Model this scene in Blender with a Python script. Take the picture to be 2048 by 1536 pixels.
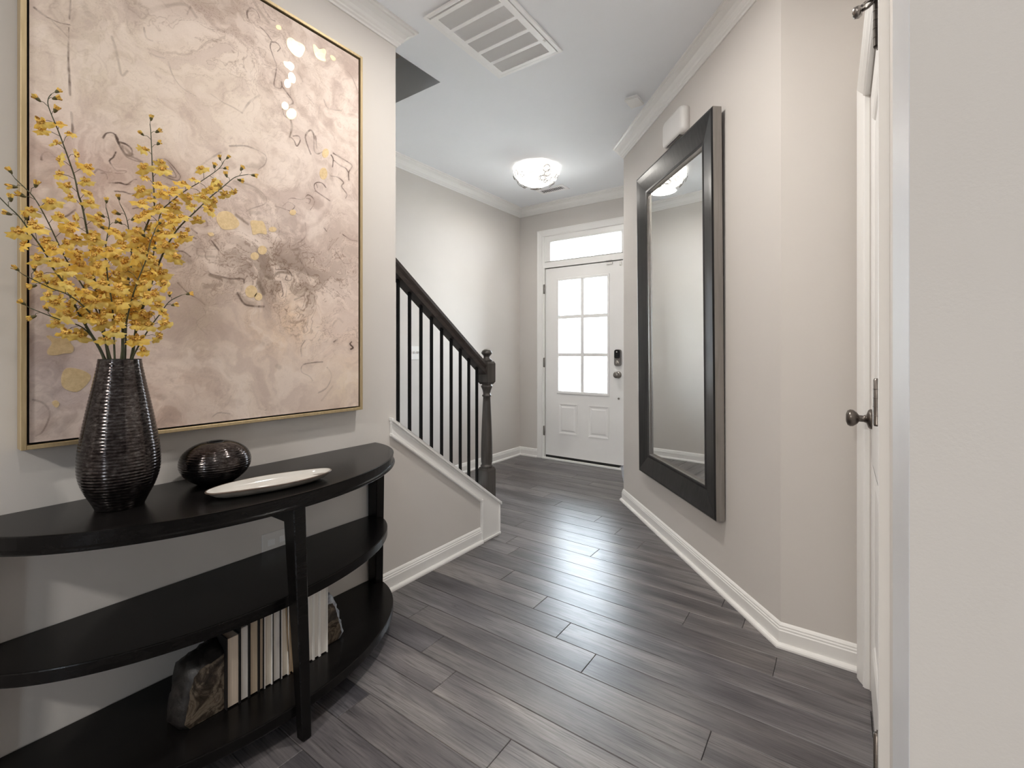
import bpy, bmesh, math, random
import numpy as np
from mathutils import Vector, Matrix, Quaternion

# ------------------------------------------------------------------ clear
for o in list(bpy.data.objects):
    bpy.data.objects.remove(o, do_unlink=True)
sc = bpy.context.scene
COL = sc.collection
R = math.radians

# ------------------------------------------------------------------ camera
CAM_H, YAW, FPX, HOR = 1.165, R(35.367), 932.4, 702.35
cam = bpy.data.cameras.new('camera')
camo = bpy.data.objects.new('camera', cam)
COL.objects.link(camo)
camo.location = (0, 0, CAM_H)
camo.rotation_euler = (R(90), 0, YAW)
cam.sensor_fit = 'HORIZONTAL'
cam.sensor_width = 36.0
cam.lens = 36.0 * FPX / 2048.0
cam.shift_y = (HOR - 768.0) / 2048.0
cam.clip_start = 0.005
sc.camera = camo

# ------------------------------------------------------------------ world, lamps, exposure
w = bpy.data.worlds.new('overcast_sky')
sc.world = w
w.use_nodes = True
bg = w.node_tree.nodes['Background']
bg.inputs[0].default_value = (0.80, 0.90, 1.0, 1)
bg.inputs[1].default_value = 21.0

def area(name, loc, rot, sx, sy, power, color, shape='RECTANGLE', portal=False, spread=180):
    l = bpy.data.lights.new(name, 'AREA')
    l.shape = shape
    l.size = sx
    l.size_y = sy
    l.energy = power
    l.color = color
    l.spread = R(spread)
    o = bpy.data.objects.new(name, l)
    COL.objects.link(o)
    o.location = loc
    o.rotation_euler = rot
    if portal:
        l.cycles.is_portal = True
    return o

WARM = (1.0, 0.86, 0.72)
NEUT = (1.0, 0.95, 0.89)
# recessed ceiling lamps of the hall and of the room behind the camera (all above the frame)
area('lamp_hall', (-0.91, 1.43, 2.748), (0, 0, 0), .11, .11, 19.5, NEUT, 'DISK')
area('lamp_hall', (-0.50, 0.10, 2.748), (0, 0, 0), .11, .11, 4, NEUT, 'DISK')
area('lamp_room', (-0.6, -2.2, 2.748), (0, 0, 0), .3, .3, 66, NEUT, 'DISK')
# daylight openings: front door glass, transom, two windows of the room behind
area('portal_front', (-2.2, 4.50, 1.33), (R(-90), 0, 0), .62, 1.25, 1, (1, 1, 1), portal=True)
area('portal_transom', (-2.17, 4.50, 2.24), (R(-90), 0, 0), .82, .24, 1, (1, 1, 1), portal=True)
area('portal_window', (1.65, -4.62, 1.5), (R(90), 0, 0), .7, 1.2, 1, (1, 1, 1), portal=True)
LAMP_EMIT = 2.6
# high sun on the drive and porch slab; the porch roof keeps it off the door
sun = bpy.data.lights.new('sun', 'SUN')
sun.energy = 60
sun.angle = R(.6)
sun.color = (1.0, .97, .92)
suno = bpy.data.objects.new('sun', sun)
COL.objects.link(suno)
suno.rotation_euler = (R(-18), 0, 0)

sc.view_settings.view_transform = 'Standard'
sc.view_settings.look = 'None'
sc.view_settings.gamma = 1.0
sc.view_settings.use_curve_mapping = False
sc.view_settings.exposure = 0.10
sc.cycles.max_bounces = 10
sc.cycles.diffuse_bounces = 7
sc.cycles.glossy_bounces = 5
sc.cycles.transparent_max_bounces = 12
sc.cycles.sample_clamp_indirect = 40.0
sc.cycles.caustics_reflective = True
sc.cycles.blur_glossy = 1.0
sc.cycles.caustics_refractive = False

# ------------------------------------------------------------------ helpers
def srgb(r, g, b):
    f = lambda c: ((c / 255.0) / 12.92) if c / 255.0 <= 0.04045 else (((c / 255.0) + 0.055) / 1.055) ** 2.4
    return (f(r), f(g), f(b), 1.0)

class NT:
    def __init__(s, name):
        s.m = bpy.data.materials.new(name)
        s.m.use_nodes = True
        s.t = s.m.node_tree
        s.p = s.t.nodes['Principled BSDF']
        s.out = s.t.nodes['Material Output']
    def n(s, typ, **kw):
        nd = s.t.nodes.new(typ)
        for k, v in kw.items():
            setattr(nd, k, v)
        return nd
    def l(s, a, b):
        s.t.links.new(a, b)
    def coords(s, kind='Object', scale=(1, 1, 1), loc=(0, 0, 0)):
        tc = s.n('ShaderNodeTexCoord')
        mp = s.n('ShaderNodeMapping')
        mp.inputs['Scale'].default_value = scale
        mp.inputs['Location'].default_value = loc
        s.l(tc.outputs[kind], mp.inputs[0])
        return mp.outputs[0]
    def noise(s, vec, scale, detail=4, rough=.55, dist=0.0):
        nd = s.n('ShaderNodeTexNoise')
        nd.inputs['Scale'].default_value = scale
        nd.inputs['Detail'].default_value = detail
        nd.inputs['Roughness'].default_value = rough
        nd.inputs['Distortion'].default_value = dist
        s.l(vec, nd.inputs['Vector'])
        return nd
    def ramp(s, fac, stops):
        nd = s.n('ShaderNodeValToRGB')
        el = nd.color_ramp.elements
        while len(el) < len(stops):
            el.new(.5)
        for e, (p, c) in zip(el, stops):
            e.position = p
            e.color = c if len(c) == 4 else (*c, 1)
        s.l(fac, nd.inputs[0])
        return nd.outputs[0]
    def mix(s, fac, a, b, mode='MIX'):
        nd = s.n('ShaderNodeMix', data_type='RGBA', blend_type=mode)
        for i, v in ((0, fac), (6, a), (7, b)):
            if hasattr(v, 'is_linked') or hasattr(v, 'links'):
                s.l(v, nd.inputs[i])
            else:
                nd.inputs[i].default_value = v
        return nd.outputs[2]
    def math(s, op, a, b=0.0):
        nd = s.n('ShaderNodeMath', operation=op)
        for i, v in ((0, a), (1, b)):
            if hasattr(v, 'links'):
                s.l(v, nd.inputs[i])
            else:
                nd.inputs[i].default_value = v
        return nd.outputs[0]
    def bump(s, h, strength=.1, dist=.002):
        nd = s.n('ShaderNodeBump')
        nd.inputs['Strength'].default_value = strength
        nd.inputs['Distance'].default_value = dist
        s.l(h, nd.inputs['Height'])
        s.l(nd.outputs[0], s.p.inputs['Normal'])
    def set(s, **kw):
        for k, v in kw.items():
            s.p.inputs[k.replace('_', ' ')].default_value = v
        return s

def pmat(name, color, rough=.5, metal=0.0, var=0.0, vscale=20, bump=0.0, bscale=200, coat=0.0, spec=.5):
    t = NT(name)
    t.set(Roughness=rough, Metallic=metal)
    t.p.inputs['Specular IOR Level'].default_value = spec
    t.p.inputs['Coat Weight'].default_value = coat
    t.p.inputs['Base Color'].default_value = color
    v = t.coords()
    if var > 0:
        nz = t.noise(v, vscale, 3)
        c2 = tuple(min(1, c * (1 + var)) for c in color[:3]) + (1,)
        c1 = tuple(c * (1 - var) for c in color[:3]) + (1,)
        t.l(t.ramp(nz.outputs[0], [(.3, c1), (.7, c2)]), t.p.inputs['Base Color'])
    if bump > 0:
        nb = t.noise(v, bscale, 2)
        t.bump(nb.outputs[0], bump, .001)
    return t.m

M = {}
WALLC = (.68, .647, .613, 1)
M['wall'] = pmat('wall_paint', WALLC, .72, var=.012, vscale=3, bump=.12, bscale=420, spec=.3)
M['ceiling'] = pmat('ceiling_paint', (.86, .88, .91, 1), .85, var=.01, vscale=3, bump=.1, bscale=300, spec=.2)
M['trim'] = pmat('trim_paint', (.89, .88, .86, 1), .35, var=.01, vscale=6)
M['trimgrey'] = pmat('grey_casing_paint', (.66, .665, .68, 1), .4, var=.01)  # even cool grey-white for the near wall's end board
M['door'] = pmat('door_paint', (.90, .89, .875, 1), .38, var=.01, vscale=5)
M['plastic'] = pmat('white_plastic', (.80, .785, .765, 1), .4, var=.01)
M['ventwhite'] = pmat('vent_enamel', (.90, .90, .90, 1), .45, var=.01)
M['duct'] = pmat('duct_dark', (.16, .155, .15, 1), .8, var=.1)
M['nickel'] = pmat('satin_nickel', (.27, .25, .235, 1), .3, 1.0, var=.06, vscale=40)
M['darknickel'] = pmat('dark_bronze_metal', (.17, .15, .135, 1), .32, 1.0, var=.12, vscale=60)
M['iron'] = pmat('black_iron', (.006, .006, .0065, 1), .6, 0.0, var=.1, vscale=60, spec=.2)
M['subfloor'] = pmat('subfloor_dark', (.012, .011, .011, 1), .9, var=.1)
M['black'] = pmat('black_plastic', (.012, .013, .016, 1), .22, var=.05)
M['concrete'] = pmat('porch_concrete', (.68, .67, .65, 1), .9, var=.05)
M['grass'] = pmat('driveway', (.50, .49, .47, 1), .95, var=.2, vscale=6)
M['bark'] = pmat('bark', (.16, .12, .09, 1), .9, var=.2)
M['leafy'] = pmat('tree_leaf', (.22, .30, .10, 1), .8, var=.2)
M['gap'] = pmat('dark_gap', (.02, .02, .02, 1), .8, var=.05)
M['paper'] = None

def wood_dark(name, c1, c2, rough, axis=1):
    t = NT(name)
    sc_ = [60, 60, 60]
    sc_[axis] = 3
    v = t.coords('Object', tuple(sc_))
    n1 = t.noise(v, 1.0, 6, .6, .6)
    col = t.ramp(n1.outputs[0], [(.3, c1), (.7, c2)])
    t.l(col, t.p.inputs['Base Color'])
    t.set(Roughness=rough)
    t.bump(n1.outputs[0], .015, .001)
    return t
t = wood_dark('espresso_wood', (.0035, .0032, .0031, 1), (.0085, .0075, .0072, 1), .24, 1)
t.p.inputs['Specular IOR Level'].default_value = .2
M['espresso'] = t.m
t = wood_dark('newel_stain', (.038, .033, .029, 1), (.078, .068, .061, 1), .3, 2)
M['newel'] = t.m
t = wood_dark('rail_stain', (.020, .015, .013, 1), (.050, .038, .033, 1), .36, 1)
M['rail'] = t.m
t = wood_dark('mirror_frame_finish', (.010, .010, .011, 1), (.032, .030, .029, 1), .28, 2)
t.set(Metallic=.35)
M['mframe'] = t.m
t = wood_dark('mirror_frame_side', (.20, .185, .17, 1), (.30, .275, .255, 1), .4, 2)
t.set(Metallic=.1)
M['mside'] = t.m

# laminate planks
def plank_mat():
    t = NT('grey_oak_plank')
    oi = t.n('ShaderNodeObjectInfo')
    tc = t.n('ShaderNodeTexCoord')
    add = t.n('ShaderNodeVectorMath', operation='ADD')
    cmb = t.n('ShaderNodeCombineXYZ')
    r10 = t.math('MULTIPLY', oi.outputs['Random'], 37.0)
    for i in range(3):
        t.l(r10, cmb.inputs[i])
    t.l(tc.outputs['Object'], add.inputs[0])
    t.l(cmb.outputs[0], add.inputs[1])
    def mapped(s):
        mp = t.n('ShaderNodeMapping')
        mp.inputs['Scale'].default_value = s
        t.l(add.outputs[0], mp.inputs[0])
        return mp.outputs[0]
    broad = t.noise(mapped((1.6, 11, 1)), 1.0, 3, .5, .5)
    fine = t.noise(mapped((7, 190, 1)), 1.0, 5, .65, .4)
    wv = t.n('ShaderNodeTexWave', wave_type='BANDS', bands_direction='Y', wave_profile='SAW')
    wv.inputs['Scale'].default_value = 16.0
    wv.inputs['Distortion'].default_value = 9.0
    wv.inputs['Detail'].default_value = 3.0
    wv.inputs['Detail Scale'].default_value = 0.8
    t.l(mapped((.22, 1.0, 1)), wv.inputs['Vector'])
    base = t.ramp(broad.outputs[0], [(.25, srgb(70, 68, 71)), (.45, srgb(102, 99, 101)), (.60, srgb(124, 121, 121)), (.78, srgb(144, 140, 138))])
    dk = t.ramp(fine.outputs[0], [(.32, (.40, .385, .385, 1)), (.48, (.92, .92, .92, 1)), (.70, (1.30, 1.29, 1.28, 1))])
    c = t.mix(1.0, base, dk, 'MULTIPLY')
    wr = t.ramp(wv.outputs['Fac'], [(0.0, (.62, .61, .61, 1)), (.18, (1, 1, 1, 1)), (1.0, (1.03, 1.03, 1.03, 1))])
    msk = t.noise(mapped((1.1, 5, 1)), 1.3, 2)
    mk = t.ramp(msk.outputs[0], [(.46, (0, 0, 0, 1)), (.60, (1, 1, 1, 1))])
    c2 = t.mix(1.0, c, wr, 'MULTIPLY')
    c3 = t.mix(mk, c, c2)
    tint = t.ramp(oi.outputs['Random'], [(0, (.56, .55, .57, 1)), (.25, (.88, .85, .83, 1)), (.45, (.70, .70, .73, 1)), (.62, (1.06, 1.02, .99, 1)), (.8, (.80, .80, .83, 1)), (1, (1.18, 1.13, 1.09, 1))])
    c4 = t.mix(1.0, c3, tint, 'MULTIPLY')
    t.l(c4, t.p.inputs['Base Color'])
    rr = t.ramp(fine.outputs[0], [(.3, (.37, .37, .37, 1)), (.7, (.27, .27, .27, 1))])
    t.l(rr, t.p.inputs['Roughness'])
    t.p.inputs['Specular IOR Level'].default_value = .78
    t.bump(fine.outputs[0], .16, .0012)
    return t.m
M['plank'] = plank_mat()

# glass: thin pane that lets light through
def pane_mat(name, tintc, rough=.0, ior=1.45):
    t = NT(name)
    tr = t.n('ShaderNodeBsdfTransparent')
    tr.inputs[0].default_value = tintc
    gl = t.n('ShaderNodeBsdfGlossy')
    gl.inputs['Roughness'].default_value = rough
    fr = t.n('ShaderNodeFresnel')
    fr.inputs[0].default_value = ior
    mx = t.n('ShaderNodeMixShader')
    t.l(fr.outputs[0], mx.inputs[0])
    t.l(tr.outputs[0], mx.inputs[1])
    t.l(gl.outputs[0], mx.inputs[2])
    t.l(mx.outputs[0], t.out.inputs[0])
    return t.m
M['glass'] = pane_mat('window_glass', (.96, .97, .97, 1))
def bin_mat():
    t = NT('clear_bin_plastic')
    tr = t.n('ShaderNodeBsdfTransparent')
    tr.inputs[0].default_value = (.9, .92, .96, 1)
    mx = t.n('ShaderNodeMixShader')
    mx.inputs[0].default_value = .5
    t.p.inputs['Base Color'].default_value = (.72, .75, .82, 1)
    t.set(Roughness=.15)
    t.l(tr.outputs[0], mx.inputs[1])
    t.l(t.p.outputs[0], mx.inputs[2])
    t.l(mx.outputs[0], t.out.inputs[0])
    return t.m
M['bin'] = bin_mat()
t = NT('mirror_glass')
t.set(Metallic=1.0, Roughness=.015)
t.p.inputs['Base Color'].default_value = (.86, .87, .86, 1)
M['mirror'] = t.m

def emit_mat(name, col, s):
    t = NT(name)
    t.p.inputs['Base Color'].default_value = (.9, .88, .85, 1)
    t.p.inputs['Emission Color'].default_value = col
    t.p.inputs['Emission Strength'].default_value = s
    t.set(Roughness=.3)
    return t.m
M['lampglass'] = emit_mat('lit_crystal', (1.0, .95, .87, 1), LAMP_EMIT)
def crystal_facets(m):
    t = m.node_tree
    tc = t.nodes.new('ShaderNodeTexCoord')
    vo = t.nodes.new('ShaderNodeTexVoronoi')
    vo.feature = 'DISTANCE_TO_EDGE'
    vo.inputs['Scale'].default_value = 26
    t.links.new(tc.outputs['Object'], vo.inputs['Vector'])
    mr = t.nodes.new('ShaderNodeMapRange')
    mr.inputs['From Max'].default_value = .22
    mr.inputs['To Min'].default_value = .45
    mr.inputs['To Max'].default_value = LAMP_EMIT
    t.links.new(vo.outputs['Distance'], mr.inputs['Value'])
    t.links.new(mr.outputs[0], t.nodes['Principled BSDF'].inputs['Emission Strength'])
crystal_facets(M['lampglass'])
M['wire'] = pmat('chrome_wire', (.55, .52, .48, 1), .25, 1.0, var=.05)

# bronze glazed ceramic
def glaze(name, streak):
    t = NT(name)
    n1 = t.noise(t.coords('Object', (1, 1, streak)), 75, 5, .7, .3)
    n2 = t.noise(t.coords('Object', (1, 1, 1.0)), 9, 3, .5)
    f = t.math('ADD', t.math('MULTIPLY', n1.outputs[0], .7), t.math('MULTIPLY', n2.outputs[0], .3))
    col = t.ramp(f, [(.40, (.026, .020, .020, 1)), (.49, (.055, .046, .044, 1)), (.57, (.095, .085, .082, 1)), (.68, (.22, .205, .205, 1))])
    t.l(col, t.p.inputs['Base Color'])
    t.set(Metallic=.9)
    rr = t.ramp(n1.outputs[0], [(.35, (.08, .08, .08, 1)), (.65, (.20, .20, .20, 1))])
    t.l(rr, t.p.inputs['Roughness'])
    t.bump(n1.outputs[0], .05, .001)
    return t.m
M['glaze'] = glaze('bronze_glaze', 1.8)
M['glaze2'] = glaze('bronze_glaze_round', 2.6)
M['vasein'] = pmat('vase_inside', (.01, .009, .009, 1), .6, var=.1)

# tray
t = NT('white_glaze')
v = t.coords()
nz = t.noise(v, 9, 4)
t.l(t.ramp(nz.outputs[0], [(.3, (.56, .535, .495, 1)), (.7, (.64, .62, .585, 1))]), t.p.inputs['Base Color'])
t.set(Roughness=.12)
M['traywhite'] = t.m
M['trayout'] = pmat('tray_outside_stone', (.25, .225, .20, 1), .3, var=.2, vscale=25)
M['trayrim'] = pmat('tray_rim_brown', (.12, .085, .065, 1), .3, var=.25, vscale=60)

# gilt frame and gold leaf
t = NT('champagne_gold')
nz = t.noise(t.coords('Object', (40, 40, 4)), 3, 4)
t.l(t.ramp(nz.outputs[0], [(.3, (.50, .385, .215, 1)), (.7, (.60, .475, .285, 1))]), t.p.inputs['Base Color'])
t.set(Metallic=.6, Roughness=.4)
M['gold'] = t.m
t = NT('gold_leaf')
nz = t.noise(t.coords('Object', (1, 1, 1)), 90, 5, .7)
t.l(t.ramp(nz.outputs[0], [(.3, (.70, .52, .28, 1)), (.7, (.88, .69, .42, 1))]), t.p.inputs['Base Color'])
t.set(Metallic=.3, Roughness=.36)
t.bump(nz.outputs[0], .2, .0005)
M['leaf'] = t.m
M['linerdark'] = pmat('dark_liner', (.012, .007, .006, 1), .7, var=.1)

# painted canvas: colour comes from a per-vertex pigment map built below
t = NT('painted_canvas')
at = t.n('ShaderNodeAttribute', attribute_name='pigment')
wx = t.noise(t.coords('Object', (1, 1, 1)), 900, 2)
c = t.mix(.08, at.outputs['Color'], wx.outputs['Color'], 'MULTIPLY')
t.l(at.outputs['Color'], t.p.inputs['Base Color'])
t.set(Roughness=.62)
t.p.inputs['Specular IOR Level'].default_value = .25
t.bump(wx.outputs[0], .15, .0006)
M['canvas'] = t.m

# agate
def agate(name):
    t = NT(name)
    v = t.coords('Object', (1, 1, 1))
    n1 = t.noise(v, 14, 6, .6, 2.2)
    col = t.ramp(n1.outputs[0], [(.30, (.012, .009, .007, 1)), (.45, (.050, .038, .028, 1)), (.56, (.17, .135, .10, 1)), (.64, (.085, .062, .045, 1)), (.80, (.30, .26, .215, 1))])
    t.l(col, t.p.inputs['Base Color'])
    t.set(Roughness=.16)
    return t.m
M['agate'] = agate('polished_agate')
t = NT('agate_rind')
n1 = t.noise(t.coords(), 34, 6, .7, .6)
t.l(t.ramp(n1.outputs[0], [(.35, (.007, .006, .006, 1)), (.6, (.026, .022, .020, 1)), (.8, (.085, .078, .072, 1))]), t.p.inputs['Base Color'])
t.set(Roughness=.42)
t.bump(n1.outputs[0], .5, .004)
M['rind'] = t.m
t = NT('agate_rind_pale')
n1 = t.noise(t.coords(), 40, 6, .7, .6)
t.l(t.ramp(n1.outputs[0], [(.35, (.10, .10, .11, 1)), (.6, (.34, .35, .37, 1)), (.8, (.6, .6, .62, 1))]), t.p.inputs['Base Color'])
t.set(Roughness=.5)
t.bump(n1.outputs[0], .5, .004)
M['rindpale'] = t.m

def page_mat(name, c):
    t = NT(name)
    v = t.coords('Object', (40, 900, 6))
    nz = t.noise(v, 1.0, 2)
    a = tuple(x * .82 for x in c[:3]) + (1,)
    t.l(t.ramp(nz.outputs[0], [(.35, a), (.65, c)]), t.p.inputs['Base Color'])
    t.set(Roughness=.85)
    t.bump(nz.outputs[0], .2, .0006)
    return t.m
PAGE = {'tan': page_mat('pages_tan', (.62, .50, .36, 1)), 'cream': page_mat('pages_cream', (.74, .66, .55, 1)), 'white': page_mat('pages_white', (.80, .75, .69, 1)), 'rose': page_mat('pages_rose', (.72, .60, .48, 1))}
COVER = {'black': pmat('cover_black', (.010, .009, .009, 1), .5, var=.1), 'white': pmat('cover_white', (.78, .75, .71, 1), .5, var=.02), 'tan': pmat('cover_tan', (.35, .24, .14, 1), .55, var=.08)}

# orchids
def petal_mat():
    t = NT('orchid_yellow')
    oi = t.n('ShaderNodeObjectInfo')
    v = t.coords('Object', (1, 1, 1))
    nz = t.noise(v, 60, 3)
    c1 = t.ramp(nz.outputs[0], [(.3, (.83, .575, .10, 1)), (.65, (.95, .77, .26, 1))])
    tn = t.ramp(oi.outputs['Random'], [(0, (.86, .82, .75, 1)), (.5, (1, 1, 1, 1)), (1, (1.06, .94, .72, 1))])
    t.l(t.mix(1.0, c1, tn, 'MULTIPLY'), t.p.inputs['Base Color'])
    t.set(Roughness=.7)
    t.p.inputs['Subsurface Weight'].default_value = 0.0
    t.p.inputs['Specular IOR Level'].default_value = .2
    tl = t.n('ShaderNodeBsdfTranslucent')
    mx = t.n('ShaderNodeMixShader')
    mx.inputs[0].default_value = .42
    t.l(t.p.inputs['Base Color'].links[0].from_socket, tl.inputs[0])
    t.l(t.p.outputs[0], mx.inputs[1])
    t.l(tl.outputs[0], mx.inputs[2])
    t.l(mx.outputs[0], t.out.inputs[0])
    return t.m
M['petal'] = petal_mat()
t = NT('orchid_spotted')
nz = t.noise(t.coords('Object'), 330, 2)
t.l(t.ramp(nz.outputs[0], [(.54, (.78, .48, .10, 1)), (.62, (.30, .10, .022, 1))]), t.p.inputs['Base Color'])
t.set(Roughness=.65)
M['spotted'] = t.m
M['stem'] = pmat('orchid_stem', (.060, .066, .030, 1), .55, var=.25, vscale=30)
M['calyx'] = pmat('orchid_calyx', (.095, .085, .03, 1), .6, var=.2)

# ---- mesh builder
class MB:
    def __init__(s):
        s.v, s.f, s.mi, s.sm = [], [], [], []
    def add(s, verts, faces, mi=0, smooth=False):
        b = len(s.v)
        s.v += [tuple(map(float, p)) for p in verts]
        for f in faces:
            s.f.append([b + i for i in f])
            s.mi.append(mi)
            s.sm.append(smooth)
        return s
    def box(s, x0, y0, z0, x1, y1, z1, mi=0):
        if x0 > x1: x0, x1 = x1, x0
        if y0 > y1: y0, y1 = y1, y0
        if z0 > z1: z0, z1 = z1, z0
        v = [(x0, y0, z0), (x1, y0, z0), (x1, y1, z0), (x0, y1, z0), (x0, y0, z1), (x1, y0, z1), (x1, y1, z1), (x0, y1, z1)]
        return s.add(v, [(0, 3, 2, 1), (4, 5, 6, 7), (0, 1, 5, 4), (1, 2, 6, 5), (2, 3, 7, 6), (3, 0, 4, 7)], mi)
    def hexa(s, lo, hi, mi=0):
        # lo, hi: four points each, counter-clockwise
        return s.add(list(lo) + list(hi), [(3, 2, 1, 0), (4, 5, 6, 7), (0, 1, 5, 4), (1, 2, 6, 5), (2, 3, 7, 6), (3, 0, 4, 7)], mi)
    def prism(s, pts, vec, mi=0, smooth=False):
        n = len(pts)
        a = [Vector(p) for p in pts]
        b = [p + Vector(vec) for p in a]
        s.add(a + b, [tuple(range(n))[::-1], tuple(range(n, 2 * n))], mi)
        s.add(a + b, [(i, (i + 1) % n, n + (i + 1) % n, n + i) for i in range(n)], mi, smooth)
        return s
    def rings(s, rings, closed=True, caps=True, mi=0, smooth=True):
        n = len(rings[0])
        v = [p for r in rings for p in r]
        f = []
        for k in range(len(rings) - 1):
            for i in range(n if closed else n - 1):
                j = (i + 1) % n
                f.append((k * n + i, k * n + j, (k + 1) * n + j, (k + 1) * n + i))
        s.add(v, f, mi, smooth)
        if caps:
            s.add(rings[0], [tuple(range(n))[::-1]], mi)
            s.add(rings[-1], [tuple(range(n))], mi)
        return s
    def lathe(s, c, prof, seg=24, axis='z', mi=0, caps=False, smooth=True, basis=None):
        c = Vector(c)
        if basis is None:
            basis = {'z': (Vector((1, 0, 0)), Vector((0, 1, 0)), Vector((0, 0, 1))), 'x': (Vector((0, 1, 0)), Vector((0, 0, 1)), Vector((1, 0, 0))), 'y': (Vector((0, 0, 1)), Vector((1, 0, 0)), Vector((0, 1, 0)))}[axis]
        a, b, k = basis
        rg = []
        for r, h in prof:
            rg.append([c + k * h + a * (r * math.cos(2 * math.pi * i / seg)) + b * (r * math.sin(2 * math.pi * i / seg)) for i in range(seg)])
        return s.rings(rg, True, caps, mi, smooth)
    def tube(s, pts, rad, seg=6, mi=0, caps=True):
        pts = [Vector(p) for p in pts]
        if not hasattr(rad, '__len__'):
            rad = [rad] * len(pts)
        rg = []
        prev = None
        for i, p in enumerate(pts):
            d = (pts[min(i + 1, len(pts) - 1)] - pts[max(i - 1, 0)]).normalized()
            if prev is None:
                u = d.orthogonal().normalized()
            else:
                u = (prev - d * prev.dot(d)).normalized()
            prev = u
            q = d.cross(u)
            rg.append([p + u * (rad[i] * math.cos(2 * math.pi * k / seg)) + q * (rad[i] * math.sin(2 * math.pi * k / seg)) for k in range(seg)])
        return s.rings(rg, True, caps, mi, True)
    def sweep(s, path, prof, mi=0, closed=False):
        # path: 2D points, profile (out, z) on the right-hand side of the path, mitred
        P = [Vector(p) for p in path]
        n = len(P)
        nr = []
        for i in range(n - 1):
            d = (P[i + 1] - P[i]).normalized()
            nr.append(Vector((d.y, -d.x)))
        rg = []
        for i in range(n):
            if i == 0: m = nr[0]
            elif i == n - 1: m = nr[-1]
            else:
                m = (nr[i - 1] + nr[i]) / (1 + nr[i - 1].dot(nr[i]))
            rg.append([(P[i].x + m.x * o, P[i].y + m.y * o, z) for o, z in prof])
        return s.rings(rg, True, True, mi, False)
    def build(s, name, mats, parent=None, bevel=0.0, bseg=1, origin=None):
        me = bpy.data.meshes.new(name)
        o0 = Vector(origin) if origin is not None else (Vector(parent['o']) if parent is not None and 'o' in parent else Vector((0, 0, 0)))
        me.from_pydata([tuple(Vector(p) - o0) for p in s.v], [], s.f)
        if not isinstance(mats, (list, tuple)):
            mats = [mats]
        for m in mats:
            me.materials.append(m)
        me.polygons.foreach_set('material_index', s.mi)
        me.polygons.foreach_set('use_smooth', s.sm)
        bm = bmesh.new()
        bm.from_mesh(me)
        bmesh.ops.remove_doubles(bm, verts=bm.verts, dist=1e-5)
        bmesh.ops.recalc_face_normals(bm, faces=bm.faces)
        if bevel > 0:
            ed = [e for e in bm.edges if len(e.link_faces) == 2 and e.calc_face_angle(0) > .6]
            bmesh.ops.bevel(bm, geom=ed, offset=bevel, segments=bseg, affect='EDGES', clamp_overlap=True)
        bm.to_mesh(me)
        bm.free()
        o = bpy.data.objects.new(name, me)
        COL.objects.link(o)
        if parent is not None:
            o.parent = parent
        elif origin is not None:
            o.location = o0
        return o

def root(name, loc, label=None, cat=None, group=None, kind=None):
    o = bpy.data.objects.new(name, None)
    o.empty_display_size = .05
    COL.objects.link(o)
    o.location = loc
    o['o'] = tuple(float(x) for x in loc)
    tag(o, label, cat, group, kind)
    return o
def tag(o, label=None, cat=None, group=None, kind=None):
    if label: o['label'] = label
    if cat: o['category'] = cat
    if group: o['group'] = group
    if kind: o['kind'] = kind
    return o
def struct(o, label=None):
    return tag(o, label, None, None, 'structure')
def child_of(o, parent, world):
    # mesh already in local space, placed at a world point under a parent whose rotation is zero
    o.parent = parent
    o.location = Vector(world) - Vector(parent['o'])

# ================================================================== SETTING
XL, XI, XF = -1.805, -1.92, -2.975       # art wall face, its stair-side face, far stair wall
YD = 4.345                               # front door wall
CH = 2.755                               # ceiling
XD = 0.075                               # closet door wall
ang = R(41.57)
DV = Vector((-math.sin(ang), math.cos(ang), 0))      # along the mirror wall, going away
NV = Vector((math.cos(ang), math.sin(ang), 0))       # into that wall
C1 = Vector((-.2005, 2.125, 0))
C2 = C1 + DV * 1.80
YEND = 1.548                             # end of the art wall

# floor with its planks
fl = struct(MB().box(-3.1, -4.7, -.06, 3.4, 4.6, -.0125).build('floor', M['subfloor']), 'dark grey wood plank floor of the hall')
PW, PL, PT = .1272, 1.2185, .0125
def plank_bm(mb, x0, y0, z0=-PT, L=PL, W=PW):
    g, bv, bz = .0006, .0015, .0016
    x1, y1 = x0 + L - g, y0 + W - g
    x0 += g; y0 += g
    lo = [(x0, y0, z0), (x1, y0, z0), (x1, y1, z0), (x0, y1, z0)]
    md = [(a, b, -bz) for a, b, c in lo]
    tp = [(x0 + bv, y0 + bv, 0), (x1 - bv, y0 + bv, 0), (x1 - bv, y1 - bv, 0), (x0 + bv, y1 - bv, 0)]
    mb.rings([lo, md, tp], True, False, 0, False)
    mb.add(tp, [(0, 1, 2, 3)])
base_plank = MB()
plank_bm(base_plank, 0, 0)
pl0 = base_plank.build('plank', M['plank'], origin=(0, 0, 0))
rnd = random.Random(5)
JOINT = {-4: -.812, -3: -1.149, -2: -1.331, -1: -1.548, 0: -.774, 1: -.952, 2: -1.144, 3: -.205, 4: -.558, 5: -.346, 6: -1.67, 7: -1.169, 8: -1.78, 9: -.99, 10: -1.186, 11: -1.387, 12: -1.777, 13: -1.95, 14: -2.165, 15: -1.30, 16: -2.60, 17: -1.812, 18: -2.036, 19: -1.55}
first = True
for k in range(-10, 23):
    y = 1.522 + PW * k
    j = JOINT.get(k, rnd.uniform(-1.2, 0))
    xmin, xmax = (-1.9, .15) if y < 2.1 else (-3.05, .15)
    if k > 14: xmax = -1.2
    x = j
    while x > xmin: x -= PL
    while x < xmax:
        o = pl0 if first else pl0.copy()
        if not first: COL.objects.link(o)
        first = False
        o.parent = fl
        o.location = (x, y, 0)
        x += PL
rest = MB()
y = 1.522 + PW * -10 - PW
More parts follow.
